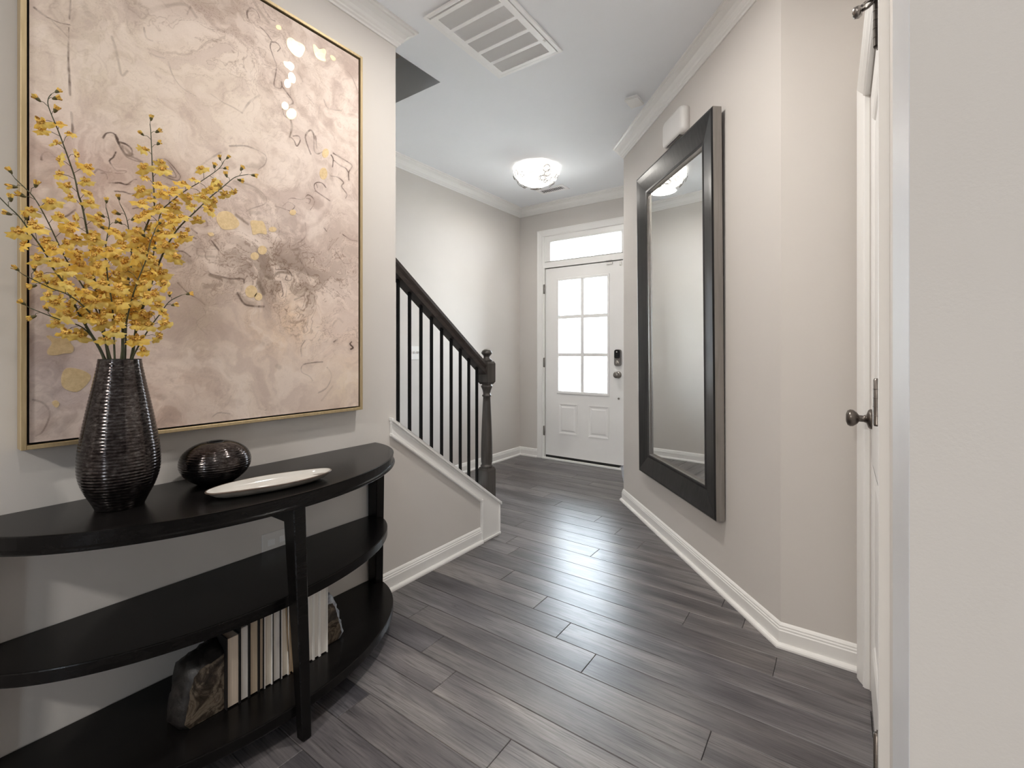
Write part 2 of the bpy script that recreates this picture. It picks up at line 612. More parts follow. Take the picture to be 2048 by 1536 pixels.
while y > -4.6:
    x = -1.95 - rnd.uniform(0, 1.2)
    while x < 3.3:
        plank_bm(rest, x, y)
        x += PL
    y -= PW
ro = rest.build('planks_beyond', M['plank'], fl)
ro['kind'] = 'stuff'

# ceiling with the stairwell opening
HX, HY = -1.940, 2.004
c = MB()
c.box(HX, -4.7, CH, 3.4, 4.6, CH + .28)
c.box(-3.1, HY, CH, HX, 4.6, CH + .28)
struct(c.build('ceiling', M['ceiling']), 'flat pale grey ceiling with the stairwell opening')
up = MB()
up.box(HX, -1.0, CH + .28, HX + .1, HY + .1, 5.2)
up.box(-3.1, HY, CH + .28, HX, HY + .1, 5.2)
up.box(-3.1, -1.1, 0, XI, -1.0, 5.2)
up.box(-3.1, -1.1, 5.2, HX + .1, HY + .1, 5.3)
struct(up.build('wall_stairwell_upper', M['wall']), 'unlit upper stairwell walls')

# walls
struct(MB().box(XI, -4.5, 0, XL, YEND, CH).build('wall_left', M['wall']), 'greige wall with the large painting')
struct(MB().box(XF - .1, -1.0, 0, XF, YD, 5.2).build('wall_far_left', M['wall']), 'greige wall beyond the stairs')
wf = MB()
OX0, OX1, OZ = -2.668, -1.732, 2.41
wf.box(XF - .1, YD, 0, OX0, YD + .14, CH)
wf.box(OX1, YD, 0, -1.2, YD + .14, CH)
wf.box(OX0, YD, OZ, OX1, YD + .14, CH)
struct(wf.build('wall_front', M['wall']), 'greige wall around the front door')
def wallquad(name, a, b, th, label, z1=CH):
    d = (b - a).normalized()
    n = Vector((-d.y, d.x, 0))
    pts = [a, b, b + n * th, a + n * th]
    return struct(MB().prism([(p.x, p.y, 0) for p in pts], (0, 0, z1)).build(name, M['wall']), label)
wallquad('wall_right_entry', Vector((C2.x, YD, 0)), C2, .10, 'wall to the right of the front door')
wallquad('wall_right_angled', C2, C1, .10, 'angled greige wall carrying the tall mirror')
wallquad('wall_right_short', C1, Vector((XD, 2.125, 0)), .10, 'short greige wall between mirror wall and closet door')
wd = MB()
DY0, DY1, DZ = 1.236, 2.014, 2.045
wd.box(XD, .603, 0, XD + .11, DY0, CH)
wd.box(XD, DY1, 0, XD + .11, 2.225, CH)
wd.box(XD, DY0, DZ, XD + .11, DY1, CH)
wd.box(XD + .11, .603, 0, XD + .16, 2.225, CH)
struct(wd.build('wall_right_door', M['wall']), 'greige wall around the closet door')
SX, SY0, SY1 = .0408, .463, .603
struct(MB().box(SX + .0006, SY0, 0, 3.3, SY1, CH).build('wall_right_near', M['wall']), 'close greige wall at the right edge of the view')
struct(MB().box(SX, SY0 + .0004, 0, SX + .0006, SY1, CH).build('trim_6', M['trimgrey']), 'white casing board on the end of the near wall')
struct(MB().box(3.2, -4.5, 0, 3.3, SY0, CH).build('wall_east', M['wall']), 'wall of the room behind the camera')
wb = MB()
for a, b in ((-1.92, 1.30), (2.0, 3.3)):
    wb.box(a, -4.6, 0, b, -4.5, CH)
wb.box(1.30, -4.6, 0, 2.0, -4.5, .90)
wb.box(1.30, -4.6, 2.10, 2.0, -4.5, CH)
struct(wb.build('wall_back', M['wall']), 'back wall of the room behind the camera')
a, b = 1.30, 2.0
r_ = root('window_2', ((a + b) / 2, -4.55, 1.5), 'window of the room behind the camera', None, None, 'structure')
f = MB()
for q in ((a, .90, a + .05, 2.10), (b - .05, .90, b, 2.10), (a, .90, b, .95), (a, 2.05, b, 2.10), (a, 1.475, b, 1.525)):
    f.box(q[0], -4.58, q[1], q[2], -4.53, q[3])
f.build('window_frame', M['trim'], r_)
MB().box(a + .05, -4.557, .95, b - .05, -4.553, 2.05).build('window_pane', M['glass'], r_)

# kneewall beside the stairs
SL = .7227
capz = lambda y: .839 - SL * (y - 1.512)
KY = 2.380
kw = MB()
kw.prism([(XI, YEND, 0), (XI, KY, 0), (XI, KY, capz(KY) - .018), (XI, YEND, capz(YEND) - .018)], (XL - XI, 0, 0))
struct(kw.build('wall_left_low', M['wall']), 'low sloping greige wall under the stair railing')
kt = struct(bpy.data.objects.new('trim_4', None), 'white sloping cap and boards on the low stair wall')
COL.objects.link(kt)
kt['o'] = (0, 0, 0)
def slopebox(mb, y0, y1, t0, t1, x0, x1):
    lo = [(x0, y0, capz(y0) + t0), (x1, y0, capz(y0) + t0), (x1, y1, capz(y1) + t0), (x0, y1, capz(y1) + t0)]
    hi = [(x0, y0, capz(y0) + t1), (x1, y0, capz(y0) + t1), (x1, y1, capz(y1) + t1), (x0, y1, capz(y1) + t1)]
    mb.hexa(lo, hi)
m = MB()
slopebox(m, 1.5485, 2.395, -.018, .0, XI - .02, XL + .030)
slopebox(m, 1.505, 1.5485, -.018, .0, XL + .0005, XL + .030)
m.build('stair_cap', M['trim'], kt, .003)
m = MB()
slopebox(m, 1.512, 2.215, -.086, -.018, XL + .0005, XL + .015)
m.build('fascia_board', M['trim'], kt)
m = MB()
slopebox(m, 1.508, 2.212, -.092, -.075, XL + .0005, XL + .021)
slopebox(m, 1.508, 2.212, -.030, -.018, XL + .0005, XL + .021)
m.build('fascia_bead', M['trim'], kt, .003)
m = MB()
m.prism([(XL + .0005, 2.212, 0), (XL + .0005, KY + .008, 0), (XL + .0005, KY + .008, capz(KY + .008) - .018), (XL + .0005, 2.212, capz(2.212) - .018)], (.016, 0, 0))
m.box(XI, KY, 0, XL + .0165, KY + .0085, capz(KY + .0085) - .02)
m.build('end_board', M['trim'], kt)
m = MB()
m.box(XL + .0005, 2.206, .0, XL + .022, 2.216, capz(2.212) - .07)
m.box(XL + .0165, 2.377, .012, XL + .021, 2.3885, capz(2.388) - .02)
m.box(XL + .0165, 2.216, 0, XL + .025, 2.3885, .014)
m.build('end_bead', M['trim'], kt, .002)

# crown, baseboards
CR = [(0, CH - .086), (.007, CH - .086), (.010, CH - .078), (.017, CH - .073), (.019, CH - .066), (.026, CH - .060), (.031, CH - .046), (.042, CH - .030), (.058, CH - .021), (.064, CH - .018), (.066, CH - .011), (.078, CH - .009), (.080, CH), (0, CH)]
BB = [(0, 0), (.030, 0), (.030, .007), (.027, .013), (.021, .017), (.0145, .018), (.0145, .063), (.0120, .067), (.0120, .073), (.0085, .077), (.0085, .082), (.0045, .088), (0, .092)]
struct(MB().sweep([(XL, -4.5), (XL, YEND), (XI, YEND)], CR).build('trim_1', M['trim']), 'crown moulding above the painting, ending at the wall corner')
struct(MB().sweep([(XF, HY + .002), (XF, YD), (C2.x, YD)], CR).build('trim_2', M['trim']), 'crown moulding over the stair wall and front door')
struct(MB().sweep([(C2.x, YD - .085), (C2.x, C2.y), (C1.x, C1.y), (XD, 2.125), (XD, .603)], CR).build('trim_3', M['trim']), 'crown moulding along the mirror wall')
struct(MB().sweep([(XL, -4.5), (XL, 2.206)], BB).build('baseboard_left', M['trim']), 'white baseboard below the console table')
struct(MB().sweep([(XF, 2.25), (XF, YD), (-2.735, YD)], BB).build('baseboard_far_left', M['trim']), 'white baseboard at the far stair wall')
struct(MB().sweep([(-1.66, YD), (C2.x, YD), (C2.x, C2.y), (C1.x, C1.y), (.046, 2.125)], BB).build('baseboard_right', M['trim']), 'white baseboard along the mirror wall')

# ================================================================== FRONT DOOR + TRANSOM
d1 = root('door_1', (-2.2, YD, 0), 'white front door with six lights and two panels', None, None, 'structure')
DL, DR, DB, DT = -2.641, -1.757, .042, 2.058
GX0, GX1, GZ0, GZ1 = -2.478, -1.922, .742, 1.917
ys, ye = YD + .012, YD + .055
m = MB()
m.box(DL, ys, DB, GX0, ye, DT); m.box(GX1, ys, DB, DR, ye, DT)
m.box(GX0, ys, GZ1, GX1, ye, DT); m.box(GX0, ys, DB, GX1, ye, GZ0)
m.build('slab', M['door'], d1)
m = MB()
for a, b, c_, d_ in ((-2.503, .715, -2.478, 1.942), (-1.922, .715, -1.897, 1.942), (-2.478, .715, -1.922, .742), (-2.478, 1.917, -1.922, 1.942)):
    m.box(a, ys - .010, b, c_, ys + .02, d_)
m.build('light_frame', M['door'], d1, .004)
m = MB()
m.box(-2.218, ys - .004, GZ0, -2.182, ys + .03, GZ1)
m.build('muntin', M['door'], d1, .003)
for zz in (1.528, 1.128):
    for xa, xb in ((GX0, -2.218), (-2.182, GX1)):
        MB().box(xa, ys - .003, zz - .018, xb, ys + .03, zz + .018).build('muntin', M['door'], d1, .003)
zs = [GZ0, 1.128, 1.528, GZ1]
for xa, xb in ((GX0, -2.200), (-2.200, GX1)):
    for i in range(3):
        MB().box(xa + .001, ys + .012, zs[i] + .001, xb - .001, ys + .016, zs[i + 1] - .001).build('glass_pane', M['glass'], d1)
for xa, xb in ((-2.478, -2.255), (-2.129, -1.904)):
    m = MB()
    za, zb = .285, .607
    def ring(i, y):
        return [(xa + i, y, za + i), (xb - i, y, za + i), (xb - i, y, zb - i), (xa + i, y, zb - i)]
    rg = [ring(0, ys + .001), ring(0, ys - .006), ring(.010, ys - .004), ring(.022, ys + .0005), ring(.030, ys + .0005), ring(.042, ys - .005)]
    m.rings(rg, True, False, 0, False)
    m.add(ring(.042, ys - .005), [(0, 1, 2, 3)])
    m.build('door_panel', M['door'], d1)
for zz in (1.84, 1.042, .302):
    m = MB()
    m.box(-2.668, YD - .003, zz - .05, -2.652, YD + .013, zz + .05)
    m.lathe((-2.651, YD - .001, zz - .052), [(.0, 0), (.006, 0), (.006, .104), (0, .104)], 10)
    m.build('hinge', M['nickel'], d1)
m = MB()
m.box(OX0 + .001, YD + .003, .003, OX1 - .001, YD + .12, .012)
m.box(OX0 + .001, YD - .030, .001, OX1 - .001, YD + .003, .020)
m.build('threshold', M['trim'], d1, .003)
MB().box(DL, ys + .012, .0125, DR, ye, .0415).build('door_sweep', M['gap'], d1)
m = MB()
m.box(DL - .0085, ys + .016, .013, DL - .0005, ye, DT + .008); m.box(DL, ys + .016, DT + .0005, DR, ye, DT + .0085)  # dark strips standing in for the shade in the gap around the slab
m.build('door_gap_shade', M['gap'], d1)
jm = MB()
jm.box(OX0 + .001, YD - .001, .013, DL - .009, YD + .12, OZ - .001); jm.box(DR + .004, YD - .001, .013, OX1 - .001, YD + .12, OZ - .001)
jm.box(OX0 + .001, YD + .03, DT + .009, OX1 - .001, YD + .12, 2.135)
jm.box(OX0 + .001, YD - .003, DT + .009, OX1 - .001, YD + .03, 2.128)
jm.build('jamb', M['trim'], d1)
CS = [(0, 0), (.057, 0), (.057, .020), (.050, .020), (.046, .017), (.030, .014), (.014, .010), (.008, .012), (.003, .010), (0, .008)]
def casing(mb, inner, top, y, zt, flip=1):
    pass
# casing as a swept profile: legs and head with mitred corners
def door_casing(pts, prof, out):
    # pts: 2D polyline in the wall plane, profile (u outward from opening, t proud); out(u2d, t) -> 3D
    P = [Vector(p) for p in pts]
    nr = []
    for i in range(len(P) - 1):
        d = (P[i + 1] - P[i]).normalized()
        nr.append(Vector((-d.y, d.x)))
    rg = []
    for i in range(len(P)):
        if i == 0: mm = nr[0]
        elif i == len(P) - 1: mm = nr[-1]
        else: mm = (nr[i - 1] + nr[i]) / (1 + nr[i - 1].dot(nr[i]))
        rg.append([out(P[i] + mm * u, t_) for u, t_ in prof])
    mb = MB()
    mb.rings(rg, True, True, 0, False)
    return mb
CS1 = [(0, 0), (.068, 0), (.068, .020), (.060, .020), (.055, .017), (.036, .014), (.016, .010), (.008, .012), (.003, .010), (0, .006)]
door_casing([(-2.665, .001), (-2.665, 2.408), (-1.735, 2.408), (-1.735, .001)], CS1, lambda p, t_: (p.x, YD - t_, p.y)).build('casing', M['trim'], d1)
# lock, knob, button
m = MB()
LX, LZ = -1.806, 1.100
def rrect(cx, cz, hw, hh, rad, n=5):
    pts = []
    for qx, qz, a0 in ((1, 1, 0), (-1, 1, 90), (-1, -1, 180), (1, -1, 270)):
        for k in range(n + 1):
            a = R(a0 + 90 * k / n)
            pts.append((cx + qx * (hw - rad) + rad * math.cos(a), cz + qz * (hh - rad) + rad * math.sin(a)))
    return pts
m.prism([(x, ys, z) for x, z in rrect(LX, LZ, .036, .082, .022)], (0, -.024, 0))
lk = m.build('keypad_lock', M['nickel'], d1, .003, 2)
MB().prism([(x, ys - .0235, z) for x, z in rrect(LX - .003, LZ + .036, .030, .042, .018)], (0, -.004, 0)).build('keypad_screen', M['black'], lk, .001, origin=(-2.2, YD, 0))
m = MB()
m.lathe((LX - .004, ys - .024, LZ - .045), [(.0, -.006), (.018, -.006), (.019, 0)], 20, 'y')
m.box(LX - .010, ys - .040, LZ - .058, LX + .002, ys - .03, LZ - .032)
m.build('thumb_turn', M['wire'], lk, origin=(-2.2, YD, 0))
MB().lathe((LX - .006, ys - .0272, LZ + .058), [(0, -.001), (.006, -.001), (.006, 0)], 12, 'y').build('status_button', M['plastic'], lk, origin=(-2.2, YD, 0))
m = MB()
m.lathe((LX, ys, .932), [(0, 0), (.034, 0), (.034, -.006), (.026, -.012), (.013, -.016), (.012, -.032), (.022, -.040), (.030, -.052), (.030, -.062), (.022, -.070), (.006, -.073), (0, -.073)], 24, 'y')
m.build('door_knob', M['nickel'], d1)
m = MB()
m.lathe((-1.802, ys, .697), [(0, 0), (.010, 0), (.010, -.004), (.006, -.006), (.004, -.003), (0, -.003)], 16, 'y')
m.build('bolt_button', M['nickel'], d1)
m = MB()
m.box(-1.93, ys - .016, 2.030, -1.865, ys, 2.052)
m.box(-1.93, YD - .018, 2.064, -1.865, YD - .003, 2.074)
m.build('contact_sensor', M['plastic'], d1, .003)
MB().box(-1.792, ys - .012, 2.010, -1.772, ys, 2.052).build('contact_sensor', M['plastic'], d1, .003)
# transom
w1 = root('window_1', (-2.2, YD, 2.24), 'narrow transom window above the front door', None, None, 'structure')
TX0, TX1, TZ0, TZ1 = -2.577, -1.769, 2.140, 2.342
m = MB()
yy0, yy1 = YD + .004, YD + .05
m.box(DL - .004, yy0, 2.136, TX0, yy1, OZ - .001); m.box(TX1, yy0, 2.136, DR + .004, yy1, OZ - .001)
m.box(TX0, yy0, TZ1, TX1, yy1, OZ - .001); m.box(TX0, yy0, 2.136, TX1, yy1, TZ0)
m.build('window_frame', M['trim'], w1)
m = MB()
for a, b, c_, d_ in ((TX0 - .018, TZ0 - .002, TX0, TZ1 + .018), (TX1, TZ0 - .002, TX1 + .018, TZ1 + .018), (TX0, TZ1, TX1, TZ1 + .018)):
    m.box(a, yy0 - .006, b, c_, yy0 + .004, d_)
m.build('window_bead', M['trim'], w1, .003)
MB().box(TX0 + .001, yy0 + .022, TZ0 + .001, TX1 - .001, yy0 + .026, TZ1 - .001).build('window_pane', M['glass'], w1)

# outdoors
struct(MB().box(-4.5, YD + .141, -.22, .5, 6.6, -.04).build('floor_porch', M['concrete']), 'pale porch slab outside')
struct(MB().box(-4.5, YD + .141, 2.72, .5, 5.5, 2.80).build('ceiling_porch', M['trim']), 'white porch ceiling outside')
struct(MB().box(-30, 6.6, -.5, 30, 60, -.3).build('ground', M['grass']), 'pale driveway and street outside')
tr = root('tree', (-10.2, 16.5, -.3), 'slim tree outside, faint through the right door panes', 'tree')
rnd = random.Random(11)
m = MB()
m.tube([(-10.2, 16.5, -.3), (-10.15, 16.5, 1.5), (-10.25, 16.5, 3.0), (-10.2, 16.45, 4.6)], [.11, .09, .06, .03], 8)
for k in range(12):
    h = 1.2 + k * .26
    a = rnd.uniform(0, 6.28)
    m.tube([(-10.2, 16.5, h), (-10.2 + .5 * math.cos(a), 16.5 + .5 * math.sin(a), h + .35), (-10.2 + .9 * math.cos(a), 16.5 + .9 * math.sin(a), h + .5)], [.035, .02, .008], 5)
m.build('trunk', M['bark'], tr)
m = MB()
for k in range(420):
    a, h = rnd.uniform(0, 6.28), rnd.uniform(1.3, 4.9)
    rr = rnd.uniform(.1, 1.15) * (1 - abs(h - 2.9) / 3.2)
    p = Vector((-10.2 + rr * math.cos(a), 16.5 + rr * math.sin(a), h))
    q = Vector((rnd.gauss(0, 1), rnd.gauss(0, 1), rnd.gauss(0, 1))).normalized() * .11
    s_ = q.orthogonal().normalized() * .05
    m.add([p - q, p + s_, p + q, p - s_], [(0, 1, 2, 3)])
fo = m.build('foliage', M['leafy'], tr)
fo['kind'] = 'stuff'

# ================================================================== CLOSET DOOR
d2 = root('door_2', (XD, 1.62, 0), 'white panelled closet door seen edge on at the right', None, None, 'structure')
fx = XD + .003
m = MB()
Y0, Y1 = 1.240, 2.010
m.box(fx + .010, Y0, .010, fx + .038, Y1, 2.038)
stl = .105
for q in ((Y0, .010, Y0 + stl, 2.038), (Y1 - stl, .010, Y1, 2.038), (Y0 + stl, .010, Y1 - stl, .20), (Y0 + stl, .80, Y1 - stl, .98), (Y0 + stl, 1.92, Y1 - stl, 2.038)):
    m.box(fx, q[0], q[1], fx + .012, q[2], q[3])
m.build('slab', M['door'], d2)
for za, zb in ((.20, .80), (.98, 1.92)):
    ya, yb = Y0 + stl, Y1 - stl
    def ring2(i, x):
        return [(x, ya + i, za + i), (x, yb - i, za + i), (x, yb - i, zb - i), (x, ya + i, zb - i)]
    m = MB()
    m.rings([ring2(-.001, fx - .001), ring2(.012, fx + .003), ring2(.020, fx + .009), ring2(.035, fx + .009), ring2(.060, fx + .003)], True, False, 0, False)
    m.add(ring2(.060, fx + .003), [(0, 1, 2, 3)])
    m.build('door_panel', M['door'], d2)
CS2 = [(0, 0), (.057, 0), (.057, .017), (.050, .018), (.044, .017), (.030, .014), (.012, .009), (.006, .010), (0, .007)]
door_casing([(DY1 + .004, .001), (DY1 + .004, DZ + .001), (DY0 - .004, DZ + .001), (DY0 - .004, .001)][::-1], CS2, lambda p, t_: (XD - t_ * (1.0 + .85 * max(0, p.x - 1.25) / .76), p.x, p.y)).build('casing', M['trim'], d2)
for zz in (1.85, 1.058, .315):
    m = MB()
    hx = XD - .0168
    m.lathe((hx, 1.2385, zz - .046), [(0, 0), (.0065, 0), (.0065, .092), (0, .092)], 12)
    m.lathe((hx, 1.2385, zz - .050), [(0, 0), (.005, 0), (.0065, .004)], 12)
    m.lathe((hx, 1.2385, zz + .046), [(.0065, 0), (.005, .004), (0, .004)], 12)
    for q in (-.028, -.009, .009, .028):
        m.lathe((hx, 1.2385, zz + q - .0006), [(.0065, 0), (.0071, .0003), (.0071, .0009), (.0065, .0012)], 12)
    m.box(hx, 1.2385, zz - .046, XD + .002, 1.256, zz + .046)
    m.build('hinge', M['darknickel'], d2)
m = MB()
hx = XD - .0168
m.lathe((hx, 1.2385, 1.902), [(.0, 0), (.010, 0), (.010, .003), (0, .003)], 14)
m.tube([(hx, 1.2385, 1.904), (hx - .014, 1.250, 1.899), (hx - .026, 1.262, 1.902)], .0035, 8)
m.tube([(hx - .008, 1.2385, 1.904), (hx - .018, 1.226, 1.897), (hx - .026, 1.222, 1.889)], .0030, 8)
m.build('hinge_pin_stop', M['nickel'], d2)
m = MB()
m.lathe((hx - .026, 1.262, 1.902), [(.0, -.016), (.011, -.014), (.013, -.004), (.009, .002), (.0, .002)], 16, 'x')
m.build('stop_bumper', M['nickel'], d2)
m = MB()
m.lathe((fx, 1.945, .940), [(0, 0), (.033, 0), (.033, -.005), (.028, -.010), (.014, -.014), (.011, -.022), (.011, -.034), (.020, -.040), (.0275, -.050), (.0285, -.058), (.024, -.066), (.012, -.070), (0, -.070)], 28, 'x')
m.build('door_knob', M['darknickel'], d2)

# ================================================================== STAIRS
st = root('staircase', (-2.45, 2.2, 0), 'closed stair flight rising behind the low sloping wall', 'stairs')
for k in range(11):
    z1 = .19 * (k + 1)
    yf = 2.20 - .263 * k
    MB().box(XF + .003, yf - .263, z1 - .19, XI - .003, yf, z1 - .027).build('riser', M['trim'], st)
    MB().box(XF + .003, yf - .263, z1 - .027, XI - .003, yf + .025, z1).build('tread', M['rail'], st)

rl = root('stair_railing', (-1.858, 2.338, capz(2.338)), 'dark stained railing with newel post and black iron balusters on sloping wall', 'railing')
RX = -1.858
NY = 2.338
m = MB()
def sq(w_, z, ch=0.0):
    h = w_ / 2
    return [(RX - h, NY - h, z), (RX + h, NY - h, z), (RX + h, NY + h, z), (RX - h, NY + h, z)]
# square foot follows the slope of the cap
h = .041
foot = [(RX - h, NY - h, capz(NY - h) + .001), (RX + h, NY - h, capz(NY - h) + .001), (RX + h, NY + h, capz(NY + h) + .001), (RX - h, NY + h, capz(NY + h) + .001)]
m.rings([foot, sq(.082, .408), sq(.066, .426)], True, True, 0, False)
prof = [(.036, .424), (.040, .430), (.040, .437), (.034, .442), (.033, .447), (.0365, .46), (.0375, .50), (.036, .58), (.031, .72), (.0255, .84), (.0235, .873), (.029, .878), (.030, .884), (.024, .889), (.024, .900), (.027, .915), (.034, .932), (.037, .938), (.037, .944), (.031, .949), (.030, .955)]
m.lathe((RX, NY, 0), prof, 24)
m.rings([sq(.060, .955), sq(.080, .970), sq(.080, 1.086), sq(.066, 1.100)], True, True, 0, False)
m.lathe((RX, NY, 0), [(.030, 1.098), (.036, 1.104), (.036, 1.110), (.026, 1.115), (.020, 1.124), (.021, 1.134), (.029, 1.143), (.035, 1.150), (.035, 1.157), (.029, 1.168), (.018, 1.176), (.008, 1.179), (0, 1.179)], 24)
m.build('newel_post', M['newel'], rl)
m = MB()
railz = lambda y: 1.600 - .742 * (y - 1.598)
prf = [(-.031, -.052), (-.031, -.030), (-.023, -.020), (-.031, -.006), (-.026, .014), (-.012, .023), (.012, .023), (.026, .014), (.031, -.006), (.023, -.020), (.031, -.030), (.031, -.052)]
rg = []
for y in (YEND + .001, NY - .030):
    rg.append([(RX + a, y, railz(y) + b * 1.2) for a, b in prf])
m.rings(rg, True, True, 0, False)
m.build('handrail', M['rail'], rl, .0)
BY = [1.609, 1.687, 1.768, 1.847, 1.927, 2.006, 2.085, 2.163, 2.239]
for y in BY:
    h = .0067
    m = MB()
    lo = [(RX - h, y - h, capz(y - h)), (RX + h, y - h, capz(y - h)), (RX + h, y + h, capz(y + h)), (RX - h, y + h, capz(y + h))]
    hi = [(a, b, railz(b) - .062) for a, b, c_ in lo]
    m.hexa(lo, hi)
    b = m.build('baluster', M['iron'], rl)
    h = .014
    m = MB()
    lo = [(RX - h, y - h, capz(y - h) + .001), (RX + h, y - h, capz(y - h) + .001), (RX + h, y + h, capz(y + h) + .001), (RX - h, y + h, capz(y + h) + .001)]
    g2 = .008
    hi = [(RX - g2, y - g2, capz(y) + .020), (RX + g2, y - g2, capz(y) + .020), (RX + g2, y + g2, capz(y) + .012), (RX - g2, y + g2, capz(y) + .012)]
    m.hexa(lo, hi)
    m.build('shoe', M['iron'], b, origin=rl['o'])

# ================================================================== CONSOLE TABLE
TY, TA, TZ = .772, .650, .735
ct = root('console_table', (-1.57, TY, 0), 'black half-oval console table with two shelves against the left wall', 'table')
XW = XL + .006
def half(a, b, z, n=64):
    pts = []
    for k in range(n + 1):
        th = math.pi * k / n
        pts.append((XW + b * math.sin(th), TY - a * math.cos(th), z))
    return pts
def slab(layers, name, bz=.031):
    m = MB()
    rg = [half(TA + e, .462 + e + db, z) for e, z, db in layers]
    m.rings(rg, True, False, 0, False)
    for r_, fl_ in ((rg[0], True), (rg[-1], False)):
        n = len(r_)
        m.add(r_, [tuple(range(n))[::-1] if fl_ else tuple(range(n))])
    return m.build(name, M['espresso'], ct)
slab([(-.004, .690, 0), (.002, .690, 0), (.004, .694, 0), (.004, .699, 0), (-.002, .702, 0), (-.002, .7310, 0), (-.0005, .7345, 0), (-.003, .735, 0)], 'tabletop')
slab([(-.008, .366, -.07), (-.006, .3665, -.07), (-.005, .369, -.07), (-.005, .397, -.07), (-.006, .3995, -.07), (-.009, .400, -.07)], 'shelf')
slab([(-.004, .066, -.004), (-.002, .0665, -.004), (-.001, .069, -.004), (-.001, .097, -.004), (-.002, .0995, -.004), (-.005, .100, -.004)], 'shelf')
def leg(x0t, x1t, y0t, y1t, x0b, x1b, y0b, y1b):
    m = MB()
    m.hexa([(x0b, y0b, .001), (x1b, y0b, .001), (x1b, y1b, .001), (x0b, y1b, .001)], [(x0t, y0t, .692), (x1t, y0t, .692), (x1t, y1t, .692), (x0t, y1t, .692)])
    return m.build('leg', M['espresso'], ct, .003)
leg(-1.404, -1.342, .760, .800, -1.340, -1.308, .769, .799)
leg(XW + .004, -1.728, 1.374, 1.419, XW + .004, -1.742, 1.376, 1.419)
leg(XW + .004, -1.728, .125, .170, XW + .004, -1.742, .125, .168)
m = MB()
m.box(XW + .004, .765, .640, -1.40, .795, .692)
m.build('stretcher', M['espresso'], ct)

# ================================================================== VASES, TRAY
def ribbed(prof, pitch, amp, n):
    # resample a profile and press horizontal ribs into it
    P = [Vector(p) for p in prof]
    L = [0]
    for a, b in zip(P, P[1:]): L.append(L[-1] + (b - a).length)
    out = []
    for k in range(n + 1):
        s_ = L[-1] * k / n
        i = max(j for j in range(len(L)) if L[j] <= s_ + 1e-9)
        i = min(i, len(P) - 2)
        f = (s_ - L[i]) / max(1e-9, L[i + 1] - L[i])
        f_ = f
        p0 = P[max(i - 1, 0)]; p1 = P[i]; p2 = P[i + 1]; p3 = P[min(i + 2, len(P) - 1)]
        q = .5 * ((2 * p1) + (p2 - p0) * f_ + (2 * p0 - 5 * p1 + 4 * p2 - p3) * f_ ** 2 + (3 * p1 - p0 - 3 * p2 + p3) * f_ ** 3)
        r_ = max(.0, q.x)
        env = min(1, s_ / .03) * min(1, (L[-1] - s_) / .02)
        r_ += amp * env * (abs(math.sin(math.pi * s_ / pitch)) - .6)
        out.append((r_, q.y))
    return out
vz = TZ + .001
VX, VY = -1.637, .426
tv = root('tall_vase', (VX, VY, vz), 'tall dark bronze ribbed vase holding yellow orchid sprays on black console', 'vase')
m = MB()
pr = ribbed([(.054, 0), (.0565, .006), (.0635, .022), (.0775, .052), (.0880, .085), (.0912, .120), (.0885, .165), (.0800, .222), (.0690, .285), (.0590, .338), (.0505, .385), (.0478, .405)], .0088, .0011, 300)
m.lathe((VX, VY, vz), [(0, 0)] + pr, 72)
m.build('body', M['glaze'], tv)
m = MB()
m.lathe((VX, VY, vz), [(.0478, .405), (.0468, .4075), (.0445, .4065), (.044, .395), (.052, .34), (.066, .27), (.06, .10), (0, .08)], 48)
m.build('inside', M['vasein'], tv)
WX, WY = -1.676, .684
rv = root('round_vase', (WX, WY, vz), 'squat round bronze ribbed vase beside the white tray', 'vase')
m = MB()
pr = ribbed([(.046, 0), (.054, .003), (.073, .016), (.0905, .034), (.1000, .053), (.1020, .068), (.0990, .085), (.088, .104), (.068, .120), (.044, .130), (.0255, .1325)], .0078, .0010, 160)
m.lathe((WX, WY, vz), [(0, 0)] + pr, 72)
m.build('body', M['glaze2'], rv)
m = MB()
m.lathe((WX, WY, vz), [(.0255, .132), (.0245, .1345), (.022, .134), (.021, .128), (.035, .12), (.07, .09), (.07, .04), (0, .02)], 40)
m.build('inside', M['vasein'], rv)
# tray
ta = Vector((-1.490, .580, 0)); tb = Vector((-1.4385, .947, 0))
tc_ = (ta + tb) / 2 + Vector((-.0, 0, 0)); tu = (tb - ta).normalized(); tn = Vector((tu.y, -tu.x, 0))
ty = root('serving_tray', (tc_.x, tc_.y, TZ + .001), 'long oval white glazed tray with thin brown rim on console', 'tray')
TLn = (tb - ta).length / 2
def oval(a, b, z, n=56):
    out = []
    for k in range(n):
        th = 2 * math.pi * k / n
        ca, sa = math.cos(th), math.sin(th)
        x = a * math.copysign(abs(ca) ** .92, ca); y = b * math.copysign(abs(sa) ** .92, sa)
        wob = .0006 * math.sin(5 * th + .6) + .0004 * math.sin(9 * th)
        p = tc_ + tu * x + tn * (y + wob)
        out.append((p.x, p.y, TZ + .001 + z + (.0012 * math.sin(3 * th + 1) if z > .015 else 0)))
    return out
BW = .069
m = MB()
o_ = [oval(TLn - .055, BW - .030, 0), oval(TLn - .035, BW - .017, .003), oval(TLn - .012, BW - .005, .013), oval(TLn, BW, .0225)]
m.rings(o_, True, False, 0, True)
m.add(o_[0], [tuple(range(56))[::-1]])
m.build('tray_body', M['trayout'], ty)
m = MB()
m.rings([oval(TLn - .0008, BW - .0006, .0205), oval(TLn + .0004, BW + .0004, .0225), oval(TLn - .0012, BW - .0012, .0250), oval(TLn - .0038, BW - .0038, .0245)], True, False)
m.build('tray_rim', M['trayrim'], ty)
m = MB()
